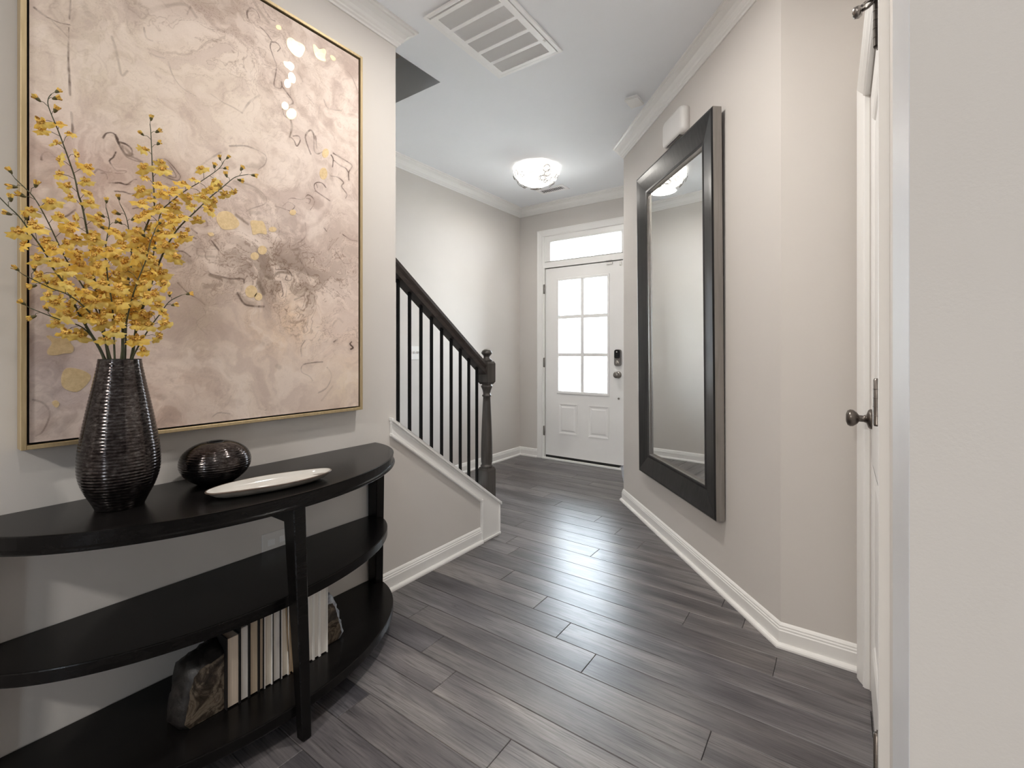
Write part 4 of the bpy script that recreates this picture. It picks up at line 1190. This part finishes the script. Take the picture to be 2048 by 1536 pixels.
    blend(blob(1.06, 1.42, .14, .08) * smooth(.47, .62, b) * .30, (142, 124, 110))
    # marbled contour lines where the pours met
    zone = np.clip(blob(.92, 1.48, .26, .16) + .5 * blob(1.18, 1.55, .16, .25) + .35 * blob(.75, 2.28, .3, .2) + .35 * blob(1.15, 1.2, .2, .2) + .12, 0, 1)
    for fld, lv, wd_, dk in ((b, .50, .006, .50), (a, .52, .004, .35), (e, .53, .008, .35), (b, .57, .005, .45), (h2, .52, .006, .40), (h2, .60, .007, .45)):
        ln = np.exp(-((fld - lv) / wd_) ** 2) * zone * smooth(.34, .52, c_ + .15 * e) * 1.45
        blend(np.clip(ln * dk, 0, 1), (112, 88, 74))
    # hand-drawn lines and brushed bands
    du, dv = Y[0, 1] - Y[0, 0], Z[1, 0] - Z[0, 0]
    for dk, wd_, pts in STROKES:
        dk = dk * (.62 if dk <= .4 else .9)
        P = []
        for i in range(len(pts) - 1):       # light smoothing of the polyline
            p0 = np.array(pts[max(i - 1, 0)]); p1 = np.array(pts[i]); p2 = np.array(pts[i + 1]); p3 = np.array(pts[min(i + 2, len(pts) - 1)])
            for k in range(6):
                f = k / 6
                P.append(.5 * (2 * p1 + (p2 - p0) * f + (2 * p0 - 5 * p1 + 4 * p2 - p3) * f * f + (3 * p1 - p0 - 3 * p2 + p3) * f ** 3))
        P.append(np.array(pts[-1]))
        P = np.array(P)
        hw = max(.0008, wd_ * .36)
        pad = hw * 2.2 + .022
        i0 = max(0, int((P[:, 0].min() - pad - CY0) / du)); i1 = min(nu, int((P[:, 0].max() + pad - CY0) / du) + 2)
        j0 = max(0, int((P[:, 1].min() - pad - CZ0) / dv)); j1 = min(nv, int((P[:, 1].max() + pad - CZ0) / dv) + 2)
        if i1 <= i0 or j1 <= j0: continue
        sy, sz = Y[j0:j1, i0:i1], Z[j0:j1, i0:i1]
        jit = (e[j0:j1, i0:i1] - .5) * .006
        D = np.full(sy.shape, 9.0)
        for q in range(len(P) - 1):
            A, B = P[q], P[q + 1]
            d = B - A
            L2 = max(1e-12, d @ d)
            tt = np.clip(((sy - A[0]) * d[0] + (sz - A[1]) * d[1]) / L2, 0, 1)
            D = np.minimum(D, np.hypot(sy - A[0] - tt * d[0], sz - A[1] - tt * d[1]))
        D = D + jit * (1.3 if wd_ > .006 else .8)
        soft = .35 if wd_ <= .006 else .8
        mk = np.clip(1 - (D - hw * (1 - soft * .5)) / (hw * soft + .0009), 0, 1)
        if wd_ > .006:
            mk = mk * (.45 + .9 * smooth(.35, .62, e[j0:j1, i0:i1]))
        if wd_ <= .006:
            vis = .45 + .75 * smooth(.36, .62, g2[j0:j1, i0:i1])
            mk = mk * vis
            wash = np.exp(-(D / .010) ** 2) * .30 * dk * smooth(.42, .62, b[j0:j1, i0:i1])
            wash = np.clip(wash, 0, 1)[..., None]
            img[j0:j1, i0:i1] = img[j0:j1, i0:i1] * (1 - wash) + S3(140, 118, 106) * wash
        mk = np.clip(mk * dk, 0, 1)[..., None]
        colr = S3(78, 62, 54) if wd_ <= .006 else S3(112, 95, 82)
        img[j0:j1, i0:i1] = img[j0:j1, i0:i1] * (1 - mk) + colr * mk
    gr = (rs.rand(nv, nu) - .5) * 5
    img = np.clip(img + gr[..., None], 0, 255) / 255.0
    lin = np.where(img <= .04045, img / 12.92, ((img + .055) / 1.055) ** 2.4)
    return lin
NU, NVV = 520, 780
lin = pigment(NU, NVV)
lin = np.clip(lin * 1.08, 0, 1)
yy_ = np.linspace(CY0, CY1, NU); zz_ = np.linspace(CZ0, CZ1, NVV)
co = np.zeros((NVV, NU, 3))
po = Vector(pa['o'])
co[..., 0] = CXF - po.x; co[..., 1] = yy_[None, :] - po.y; co[..., 2] = zz_[:, None] - po.z
idx = np.arange(NU * NVV).reshape(NVV, NU)
quads = np.stack([idx[:-1, :-1], idx[:-1, 1:], idx[1:, 1:], idx[1:, :-1]], -1).reshape(-1, 4)
me = bpy.data.meshes.new('canvas')
nq = len(quads)
me.vertices.add(NU * NVV)
me.vertices.foreach_set('co', co.reshape(-1))
me.loops.add(nq * 4)
me.loops.foreach_set('vertex_index', quads.reshape(-1).astype(np.int32))
me.polygons.add(nq)
me.polygons.foreach_set('loop_start', np.arange(0, nq * 4, 4, dtype=np.int32))
me.update(calc_edges=True)
ca = me.color_attributes.new('pigment', 'FLOAT_COLOR', 'POINT')
rgba = np.ones((NVV * NU, 4), np.float32)
rgba[:, :3] = lin.reshape(-1, 3)
ca.data.foreach_set('color', rgba.reshape(-1))
me.materials.append(M['canvas'])
cvs = bpy.data.objects.new('canvas', me)
COL.objects.link(cvs)
cvs.parent = pa
MB().box(XL + .0205, CY0, CZ0, CXF - .0005, CY1, CZ1).build('canvas_stretcher', M['linerdark'], pa)
for k, g in enumerate(GOLD):
    n = len(g)
    P = [Vector((0, p[0], p[1])) for p in g]
    S_ = []
    for i in range(n):
        p0, p1, p2, p3 = P[i - 1], P[i], P[(i + 1) % n], P[(i + 2) % n]
        for f in (0, .33, .66):
            S_.append(.5 * (2 * p1 + (p2 - p0) * f + (2 * p0 - 5 * p1 + 4 * p2 - p3) * f * f + (3 * p1 - p0 - 3 * p2 + p3) * f ** 3))
    m = MB()
    m.prism([(CXF - .0003, p.y, p.z) for p in S_], (.0011, 0, 0))
    m.build('gold_patch', M['leaf'], pa)

# ================================================================== TALL MIRROR
def mw(s_, off, z):
    p = C1 + DV * s_ - NV * off
    return Vector((p.x, p.y, z))
s0, s1, mz0, mz1 = .384, 1.356, .352, 2.335
def mo(z, extra):         # the mirror hangs leaning slightly forward at the top
    f = (z - mz0) / (mz1 - mz0)
    return .004 + .018 * f + extra
mc = mw((s0 + s1) / 2, 0, mz0)
mi_ = root('wall_mirror', tuple(mc), 'tall rectangular mirror in a wide dark pewter frame on the angled wall', 'mirror')
FWm = .150
def mring(i, ex):
    return [mw(s0 + i, mo(mz0 + i, ex), mz0 + i), mw(s1 - i, mo(mz0 + i, ex), mz0 + i), mw(s1 - i, mo(mz1 - i, ex), mz1 - i), mw(s0 + i, mo(mz1 - i, ex), mz1 - i)]
Rg = [mring(0, .002), mring(0, .046), mring(.012, .050), mring(.045, .044), mring(.115, .030), mring(.128, .031), mring(.134, .029), mring(.1345, .010)]
for k in range(4):
    a, b = k, (k + 1) % 4
    m = MB()
    for j in range(len(Rg) - 1):
        m.add([Rg[j][a], Rg[j][b], Rg[j + 1][b], Rg[j + 1][a]], [(0, 1, 2, 3)], 1 if j == 0 else 0)
    m.build('frame_rail', [M['mframe'], M['mside']], mi_)
m = MB()
m.rings([mring(.1300, .011), mring(.1345, .012)], True, False, 0, False)
m.rings([mring(.1345, .012), mring(.150, .0145)], True, False, 0, False)
m.build('mirror_bevel', M['mirror'], mi_)
m = MB()
m.rings([mring(.1337, .0295), mring(.1358, .0290), mring(.1362, .0125)], True, False, 0, False)
m.build('sight_edge', M['nickel'], mi_)
m = MB()
m.add(mring(.150, .0145), [(0, 1, 2, 3)])
m.build('mirror_glass', M['mirror'], mi_)
m = MB()
m.add(mring(.002, .001), [(0, 1, 2, 3)])
m.build('backing', M['linerdark'], mi_)

# door chime box
cc = mw(.868, 0, 2.462)
dc = root('door_chime', tuple(cc), 'white rounded chime box on the angled wall above the mirror', 'chime')
def crr(hw, hh, rad, off):
    return [mw(.868 + x, off, 2.462 + z) for x, z in rrect(0, 0, hw, hh, rad, 6)]
m = MB()
rg = [crr(.126, .076, .030, .001), crr(.128, .078, .032, .030), crr(.124, .074, .030, .044), crr(.108, .060, .024, .050)]
m.rings(rg, True, True, 0, True)
m.build('cover', M['plastic'], dc)
for k in range(3):
    m = MB()
    rg = [[mw(.868 + x, .016 + .009 * k + dx, 2.462 - .0785 - .0006) for x, dx in ((-.085, 0), (.085, 0), (.085, .0035), (-.085, .0035))], [mw(.868 + x, .016 + .009 * k + dx, 2.462 - .074) for x, dx in ((-.085, 0), (.085, 0), (.085, .0035), (-.085, .0035))]]
    m.rings(rg, True, True, 0, False)
    m.build('vent_slot', M['gap'], dc)

# ================================================================== CEILING THINGS
LCX, LCY = -2.165, 3.42
cl = root('ceiling_light', (LCX, LCY, CH), 'glowing round crystal bowl ceiling light near the front door', 'lamp')
m = MB()
m.lathe((LCX, LCY, CH), [(0, -.001), (.165, -.001), (.170, -.006), (.165, -.014), (0, -.016)], 32)
m.build('canopy', M['wire'], cl)
m = MB()
rnd = random.Random(2)
rg = []
for k in range(11):
    th = (math.pi / 2) * k / 10
    rg.append([(LCX + (.200 * math.cos(th) ** .75 * (1 + .035 * math.sin(7 * a_ + k * 2.1)) if k < 10 else .004) * math.cos(a_), LCY + (.200 * math.cos(th) ** .75 * (1 + .035 * math.sin(7 * a_ + k * 2.1)) if k < 10 else .004) * math.sin(a_), CH - .013 - .137 * math.sin(th)) for a_ in [2 * math.pi * q / 40 for q in range(40)]])
m.rings(rg, True, True, 0, True)
m.build('crystal_bowl', M['lampglass'], cl)
area('lamp_entry', (LCX, LCY, CH - .175), (0, 0, 0), .22, .22, 7, (1.0, .95, .88), 'DISK')
for k in range(26):
    a_ = rnd.uniform(0, 6.28); th = rnd.uniform(.05, 1.2)
    rr_ = .206 * math.cos(th) ** .75 + .004
    c0 = Vector((LCX + rr_ * math.cos(a_), LCY + rr_ * math.sin(a_), CH - .03 - .13 * math.sin(th)))
    nn = Vector((math.cos(a_) * math.cos(th), math.sin(a_) * math.cos(th), -math.sin(th)))
    u_ = nn.orthogonal().normalized(); v_ = nn.cross(u_)
    rad_ = rnd.uniform(.018, .034)
    m = MB()
    m.tube([c0 + u_ * (rad_ * math.cos(q)) + v_ * (rad_ * .8 * math.sin(q)) for q in [2 * math.pi * i / 12 for i in range(13)]], .0021, 4)
    m.build('wire_loop', M['darknickel'], cl)

# return air grille: frame, five banks of slats
gx0, gx1, gy0, gy1 = -1.628, -1.204, 1.560, 2.163
rvn = root('return_grille', ((gx0 + gx1) / 2, (gy0 + gy1) / 2, CH), 'large white return air grille with five banks of slats on the ceiling', 'vent')
m = MB()
for q in ((gx0, gy0, gx0 + .022, gy1), (gx1 - .022, gy0, gx1, gy1), (gx0 + .022, gy0, gx1 - .022, gy0 + .022), (gx0 + .022, gy1 - .022, gx1 - .022, gy1)):
    m.box(q[0], q[1], CH - .010, q[2], q[3], CH)
m.build('outer_frame', M['ventwhite'], rvn, .003)
MB().box(gx0 + .022, gy0 + .022, CH - .0015, gx1 - .022, gy1 - .022, CH - .0005).build('duct_opening', M['duct'], rvn)
ix0, ix1, iy0, iy1 = gx0 + .0255, gx1 - .0255, gy0 + .0255, gy1 - .0255
m = MB()
m.box(ix0, iy0, CH - .013, ix0 + .032, iy1, CH - .003); m.box(ix1 - .032, iy0, CH - .013, ix1, iy1, CH - .003)
nb = 5
bh = .086
gp = ((iy1 - iy0) - nb * bh) / (nb + 1)
bands = []
for k in range(nb + 1):
    ya = iy0 + k * (bh + gp)
    m.box(ix0 + .032, ya, CH - .013, ix1 - .032, ya + gp, CH - .003)
    if k < nb: bands.append((ya + gp, ya + gp + bh))
m.build('grille_door', M['ventwhite'], rvn)
sx0, sx1 = ix0 + .032, ix1 - .032
NS = 34
slm = None
for ya, yb in bands:
    for k in range(NS):
        x = sx0 + (sx1 - sx0) * (k + .5) / NS
        if slm is None:
            mb = MB()
            hl = bh / 2 + .0003
            mb.hexa([(-.0042, -hl, -.0036), (-.0034, -hl, -.0044), (-.0034, hl, -.0044), (-.0042, hl, -.0036)], [(.0030, -hl, .0038), (.0038, -hl, .0030), (.0038, hl, .0030), (.0030, hl, .0038)])
            o = mb.build('slat', M['ventwhite'], origin=(0, 0, 0))
            slm = o
        else:
            o = slm.copy()
            COL.objects.link(o)
        child_of(o, rvn, (x, (ya + yb) / 2, CH - .0075))
m = MB()
m.box(ix1 - .012, iy1 - .120, CH - .017, ix1 - .004, iy1 - .105, CH - .013)
m.build('latch', M['plastic'], rvn)

# supply register
vx0, vx1, vy0, vy1 = -2.480, -2.175, 3.893, 4.038
sv = root('supply_register', ((vx0 + vx1) / 2, (vy0 + vy1) / 2, CH), 'small white supply vent on the ceiling behind the crystal light', 'vent')
m = MB()
for q in ((vx0, vy0, vx0 + .032, vy1), (vx1 - .032, vy0, vx1, vy1), (vx0 + .032, vy0, vx1 - .032, vy0 + .036), (vx0 + .032, vy1 - .036, vx1 - .032, vy1)):
    m.box(q[0], q[1], CH - .007, q[2], q[3], CH)
m.build('outer_frame', M['ventwhite'], sv, .002)
MB().box(vx0 + .032, vy0 + .036, CH - .0015, vx1 - .032, vy1 - .036, CH - .0005).build('duct_opening', M['gap'], sv)
n = 12
for k in range(n):
    x = vx0 + .032 + (vx1 - vx0 - .064) * (k + .5) / n
    MB().hexa([(x - .0040, vy0 + .036, CH - .0070), (x + .0040, vy0 + .036, CH - .0070), (x + .0040, vy1 - .036, CH - .0070), (x - .0040, vy1 - .036, CH - .0070)], [(x - .0036, vy0 + .036, CH - .0055), (x + .0036, vy0 + .036, CH - .0055), (x + .0036, vy1 - .036, CH - .0055), (x - .0036, vy1 - .036, CH - .0055)]).build('slat', M['ventwhite'], sv)
# ceiling sensor cover
cs = root('ceiling_cover', (-1.075, 2.85, CH), 'small square white cover plate on the ceiling by the crown moulding', 'cover plate')
m = MB()
m.box(-1.119, 2.792, CH - .022, -1.031, 2.910, CH - .006)
m.build('cover', M['plastic'], cs, .004, 2)
MB().box(-1.112, 2.799, CH - .006, -1.038, 2.903, CH).build('base_plate', M['ventwhite'], cs)

# ================================================================== WALL PLATES
sp = root('light_switch', (XF, 2.768, 1.152), 'white double light switch plate on far wall seen between balusters', 'switch')
MB().box(XF, 2.708, 1.092, XF + .006, 2.826, 1.208).build('plate', M['plastic'], sp, .002)
for y in (2.745, 2.791):
    m = MB()
    m.hexa([(XF + .006, y - .005, 1.140), (XF + .006, y + .005, 1.140), (XF + .006, y + .005, 1.162), (XF + .006, y - .005, 1.162)], [(XF + .020, y - .004, 1.157), (XF + .020, y + .004, 1.157), (XF + .018, y + .004, 1.168), (XF + .018, y - .004, 1.168)])
    m.build('toggle', M['ventwhite'], sp)
op = root('outlet_plate', (XL, .953, .408), 'white outlet plate on the left wall behind the console shelf', 'outlet')
MB().box(XL, .895, .350, XL + .006, 1.011, .466).build('plate', M['plastic'], op, .002)
for y in (.930, .976):
    for z in (.388, .428):
        MB().box(XL + .006, y - .014, z - .012, XL + .0078, y + .014, z + .012).build('socket', M['ventwhite'], op, .002)

# clear plastic bin at the end of the mirror wall
BNX, BNY = -1.515, 3.985
bx = root('storage_bin', (BNX, BNY, 0), 'small clear plastic bin on the floor by the front door', 'bin')
def bring(hw, hl, z):
    return [(BNX - hw, BNY - hl, z), (BNX + hw, BNY - hl, z), (BNX + hw, BNY + hl, z), (BNX - hw, BNY + hl, z)]
m = MB()
m.rings([bring(.040, .10, .002), bring(.045, .11, .03), bring(.058, .135, .15), bring(.066, .145, .152), bring(.066, .145, .160)], True, False, 0, False)
m.add(bring(.040, .10, .002), [(3, 2, 1, 0)])
m.build('tub', M['bin'], bx)

# ================================================================== ORCHID SPRAYS
STEMS = [[[-1.635,0.4035,1.1203],[-1.6373,0.3955,1.1914],[-1.639,0.3844,1.2697],[-1.6405,0.3723,1.355],[-1.6419,0.3686,1.3976],[-1.6433,0.3607,1.4633],[-1.6446,0.349,1.5461],[-1.6459,0.3413,1.5774],[-1.6471,0.3337,1.6242],[-1.6483,0.3203,1.6738],[-1.6495,0.311,1.7072],[-1.6506,0.3018,1.7376],[-1.6517,0.2908,1.7707],[-1.6528,0.2846,1.794],[-1.6539,0.2857,1.8114],[-1.655,0.2914,1.8245]],[[-1.63,0.398,1.1206],[-1.6197,0.3788,1.1708],[-1.6121,0.3549,1.2179],[-1.6052,0.3329,1.2646],[-1.5988,0.3126,1.3136],[-1.5927,0.304,1.3348],[-1.5869,0.2812,1.371],[-1.5812,0.267,1.4048],[-1.5757,0.2439,1.443],[-1.5704,0.2224,1.4788],[-1.5651,0.2025,1.4997],[-1.56,0.1826,1.523]],[[-1.625,0.4031,1.1206],[-1.6213,0.3896,1.2086],[-1.6186,0.3776,1.2562],[-1.6162,0.3558,1.3087],[-1.6139,0.3385,1.3433],[-1.6117,0.3151,1.3888],[-1.6096,0.297,1.4323],[-1.6076,0.2812,1.4739],[-1.6056,0.2658,1.5108],[-1.6037,0.2516,1.5386],[-1.6018,0.2369,1.5559],[-1.6,0.2192,1.5742]],[[-1.63,0.4293,1.1197],[-1.6285,0.43,1.2237],[-1.6274,0.4297,1.2861],[-1.6265,0.4405,1.365],[-1.6255,0.4538,1.4284],[-1.6247,0.4661,1.4714],[-1.6238,0.481,1.5198],[-1.623,0.4925,1.5567],[-1.6222,0.5006,1.5889],[-1.6215,0.4956,1.6854],[-1.6207,0.4918,1.7874],[-1.62,0.4892,1.8163]],[[-1.625,0.4469,1.1193],[-1.6079,0.4489,1.1822],[-1.5952,0.4531,1.2417],[-1.5838,0.4725,1.3219],[-1.5731,0.4948,1.4093],[-1.563,0.5106,1.4602],[-1.5532,0.5328,1.5116],[-1.5438,0.5543,1.5451],[-1.5346,0.5739,1.5728],[-1.5257,0.6058,1.6174],[-1.517,0.6402,1.6596],[-1.5084,0.6704,1.6954],[-1.5,0.703,1.7113]],[[-1.64,0.4465,1.119],[-1.6337,0.4606,1.2179],[-1.629,0.4743,1.311],[-1.6247,0.4954,1.4178],[-1.6208,0.5038,1.5012],[-1.617,0.5147,1.5683],[-1.6134,0.5345,1.6004],[-1.6099,0.5768,1.6498],[-1.6065,0.6116,1.6834],[-1.6032,0.6621,1.7386],[-1.6,0.6768,1.7679]],[[-1.61,0.4079,1.1207],[-1.5974,0.4015,1.2272],[-1.588,0.396,1.2934],[-1.5795,0.3857,1.3526],[-1.5717,0.3787,1.4255],[-1.5642,0.3809,1.468],[-1.557,0.3832,1.5],[-1.55,0.3745,1.5356]],[[-1.65,0.4402,1.119],[-1.6524,0.4442,1.2532],[-1.6542,0.4503,1.3672],[-1.6557,0.4565,1.4395],[-1.6572,0.4546,1.4764],[-1.6586,0.4459,1.5431],[-1.66,0.4316,1.5794]],[[-1.61,0.4383,1.1199],[-1.5879,0.4455,1.1614],[-1.5716,0.4723,1.2266],[-1.5568,0.4932,1.2689],[-1.5431,0.5112,1.3046],[-1.53,0.537,1.3245]],[[-1.62,0.3914,1.121],[-1.6145,0.3735,1.1814],[-1.6104,0.3417,1.2265],[-1.6067,0.3076,1.2402],[-1.6033,0.2751,1.2544],[-1.6,0.2442,1.2692]],[[-1.615,0.4049,1.1207],[-1.5995,0.3792,1.2145],[-1.588,0.3466,1.2711],[-1.5777,0.3085,1.3053],[-1.568,0.2761,1.3173],[-1.5588,0.2463,1.3322],[-1.55,0.2252,1.3428]],[[-1.6,0.416,1.1207],[-1.5809,0.4217,1.2222],[-1.5668,0.4308,1.2964],[-1.5541,0.4425,1.3574],[-1.5422,0.4568,1.4124],[-1.5309,0.4623,1.4567],[-1.52,0.4725,1.5006]]]
SLAB = ['tallest orchid spray at the left, buds at its tip high in front of the painting',
 'leftmost orchid spray, thick stem arching past the frame to the picture edge',
 'orchid spray with buds crossing the left gold frame rail',
 'upright middle orchid spray topped by small buds, standing above the middle of the vase',
 'right-hand orchid spray reaching furthest to the right',
 'orchid spray just above the rightmost one, ending in small buds',
 'short upright orchid spray left of centre with small buds',
 'short upright orchid spray in the centre with clustered buds at its tip',
 'lowest right orchid spray with small buds near the vase rim',
 'lowest left orchid spray with small dark buds, just above the vase rim',
 'short left orchid spray ending at the gold frame in dark buds',
 'dense short orchid spray at the heart of the bunch']
def orchid(seed):
    r_ = random.Random(seed)
    m = MB()
    # frilled two-lobed lip facing +z, hanging towards -y
    n = 13
    inner, mid, outer = [], [], []
    for k in range(n):
        a = R(195 + 150 * k / (n - 1))
        lobe = 1 - .28 * math.exp(-((k - (n - 1) / 2) / 1.3) ** 2)
        rr_ = .0215 * lobe * (1 + .10 * math.sin(k * 2.3 + seed))
        inner.append((.003 * math.cos(a), .003 * math.sin(a), .003))
        mid.append((.6 * rr_ * math.cos(a) * 1.15, .6 * rr_ * math.sin(a), .0045 + r_.uniform(-.0015, .0015)))
        outer.append((rr_ * math.cos(a) * 1.2, rr_ * math.sin(a), .001 + .0035 * math.sin(k * 1.9 + seed) + r_.uniform(-.001, .001)))
    m.rings([inner, mid, outer], False, False, 0, True)
    # two broad petals, three narrow sepals
    for a0, L, W, mi in ((28, .0150, .0058, 0), (152, .0150, .0058, 0), (90, .0135, .0040, 1), (-12, .0125, .0034, 1), (192, .0125, .0034, 1)):
        a = R(a0 + r_.uniform(-8, 8))
        d = Vector((math.cos(a), math.sin(a), 0)); q = Vector((-d.y, d.x, 0))
        zt = r_.uniform(-.004, .005)
        p = [d * .001, d * L * .45 + q * W + Vector((0, 0, .002)), d * L * .85 + q * W * .7 + Vector((0, 0, zt)), d * L + Vector((0, 0, zt * 1.2)), d * L * .85 - q * W * .7 + Vector((0, 0, zt)), d * L * .45 - q * W + Vector((0, 0, .002)), d * L * .5 + Vector((0, 0, -.0012))]
        m.add(p, [(0, 1, 6), (1, 2, 6), (2, 3, 6), (3, 4, 6), (4, 5, 6), (5, 0, 6)], mi, True)
    # knobbly centre
    for q in range(4):
        a = R(90 * q + 30 + r_.uniform(-20, 20))
        c_ = Vector((.0042 * math.cos(a), .0042 * math.sin(a), .0058))
        m.lathe(c_, [(.0030, -.003), (.0031, 0), (.0016, .0034), (0, .0038)], 6, mi=1)
    m.lathe((0, .001, .005), [(.003, -.003), (.0034, 0), (.002, .004), (0, .005)], 6, mi=1)
    o = m.build('blossom', [M['petal'], M['spotted']], origin=(0, 0, 0))
    me_ = o.data
    bpy.data.objects.remove(o)
    return me_
def bud_mesh(seed):
    r_ = random.Random(seed)
    m = MB()
    m.lathe((0, 0, 0), [(0, -.010), (.0022, -.008), (.0042, -.003), (.0045, .0005)], 8, mi=2)
    for q in range(6):
        a = R(60 * q + r_.uniform(-15, 15))
        d = Vector((math.cos(a), math.sin(a), 0)); s_ = Vector((-d.y, d.x, 0))
        L = r_.uniform(.008, .0125); sp_ = r_.uniform(.004, .0085)
        p = [d * .0035 - s_ * .0026, d * .0035 + s_ * .0026, d * sp_ + s_ * .0030 + Vector((0, 0, L * .7)), d * sp_ * .9 + Vector((0, 0, L)), d * sp_ - s_ * .0030 + Vector((0, 0, L * .7))]
        m.add(p, [(0, 1, 2, 3, 4)], q % 2, True)
    o = m.build('bud', [M['petal'], M['spotted'], M['calyx']], origin=(0, 0, 0))
    me_ = o.data
    bpy.data.objects.remove(o)
    return me_
BL = [orchid(s_) for s_ in range(1, 7)]
BU = [bud_mesh(s_) for s_ in range(1, 4)]
camdir = Vector((0, 0, CAM_H))
rnd = random.Random(77)
START = [.20, .27, .26, .20, .22, .30, .28, .26, .22, .30, .36, .16]
for si, pts in enumerate(STEMS):
    P = [Vector(p) for p in pts]
    # smooth
    Q = []
    for i in range(len(P) - 1):
        p0, p1, p2, p3 = P[max(i - 1, 0)], P[i], P[i + 1], P[min(i + 2, len(P) - 1)]
        for f in (0, .25, .5, .75):
            Q.append(.5 * (2 * p1 + (p2 - p0) * f + (2 * p0 - 5 * p1 + 4 * p2 - p3) * f * f + (3 * p1 - p0 - 3 * p2 + p3) * f ** 3))
    Q.append(P[-1])
    L = [0]
    for a, b in zip(Q, Q[1:]): L.append(L[-1] + (b - a).length)
    tot = L[-1]
    def at_(s_):
        i = max(j for j in range(len(L)) if L[j] <= s_ + 1e-9)
        i = min(i, len(Q) - 2)
        f = (s_ - L[i]) / max(1e-9, L[i + 1] - L[i])
        return Q[i].lerp(Q[i + 1], f), (Q[i + 1] - Q[i]).normalized()
    sp = root('orchid_spray', tuple(Q[0]), SLAB[si], 'flowers', 'orchid sprays in the tall vase')
    m = MB()
    big = si in (0, 1, 3, 4)
    r0 = .0042 if big else .0027
    m.tube([Q[0] - Vector((0, 0, .10))] + Q, [r0] + [r0 + (.0010 - r0) * (l_ / tot) ** .8 for l_ in L], 7)
    s_ = tot * START[si]
    k = 0
    nbud = 4 if tot > .3 else 3
    items = []
    while s_ < tot - .012:
        items.append(s_)
        fr = s_ / tot
        s_ += (.0205 if fr < .45 else .0165 if fr < .72 else .0190) * rnd.uniform(.8, 1.25)
    items = items + [tot]
    for q, s_ in enumerate(items):
        p, d = at_(min(s_, tot - 1e-4))
        isbud = q >= len(items) - nbud
        view = (camdir - p).normalized()
        sidev = d.cross(view).normalized()
        sg = 1 if (q % 2 == 0) else -1
        reach = rnd.uniform(.010, .036) if not isbud else rnd.uniform(.010, .022)
        if s_ == tot: reach = .012
        dirv = (sidev * sg * rnd.uniform(.4, 1) + view * rnd.uniform(-.45, .55) + d * rnd.uniform(.1, .8)).normalized()
        if s_ == tot: dirv = (d + sidev * .3).normalized()
        e_ = p + dirv * reach
        if e_.x < XL + .062: e_.x = XL + .062
        m.tube([p, p.lerp(e_, .5) + d * .004, e_], .0007, 4, caps=False)
        mesh = rnd.choice(BU) if isbud else rnd.choice(BL)
        o = bpy.data.objects.new('bud' if isbud else 'blossom', mesh)
        COL.objects.link(o)
        face = (view * rnd.uniform(.7, 1.4) + dirv * .9 + Vector((rnd.gauss(0, .45), rnd.gauss(0, .45), rnd.gauss(0, .35)))).normalized()
        if isbud: face = (dirv + d * .4).normalized()
        qt = face.to_track_quat('Z', 'Y')
        o.rotation_mode = 'QUATERNION'
        o.rotation_quaternion = qt @ Quaternion((0, 0, 1), rnd.gauss(0, .5))
        sc_ = rnd.uniform(.88, 1.32) * (1.0 if s_ / tot < .6 else .82)
        if isbud: sc_ = rnd.uniform(.8, 1.05)
        o.scale = (sc_, sc_, sc_)
        child_of(o, sp, e_ + face * (.006 if isbud else .001))
    m.build('stem', M['stem'], sp)
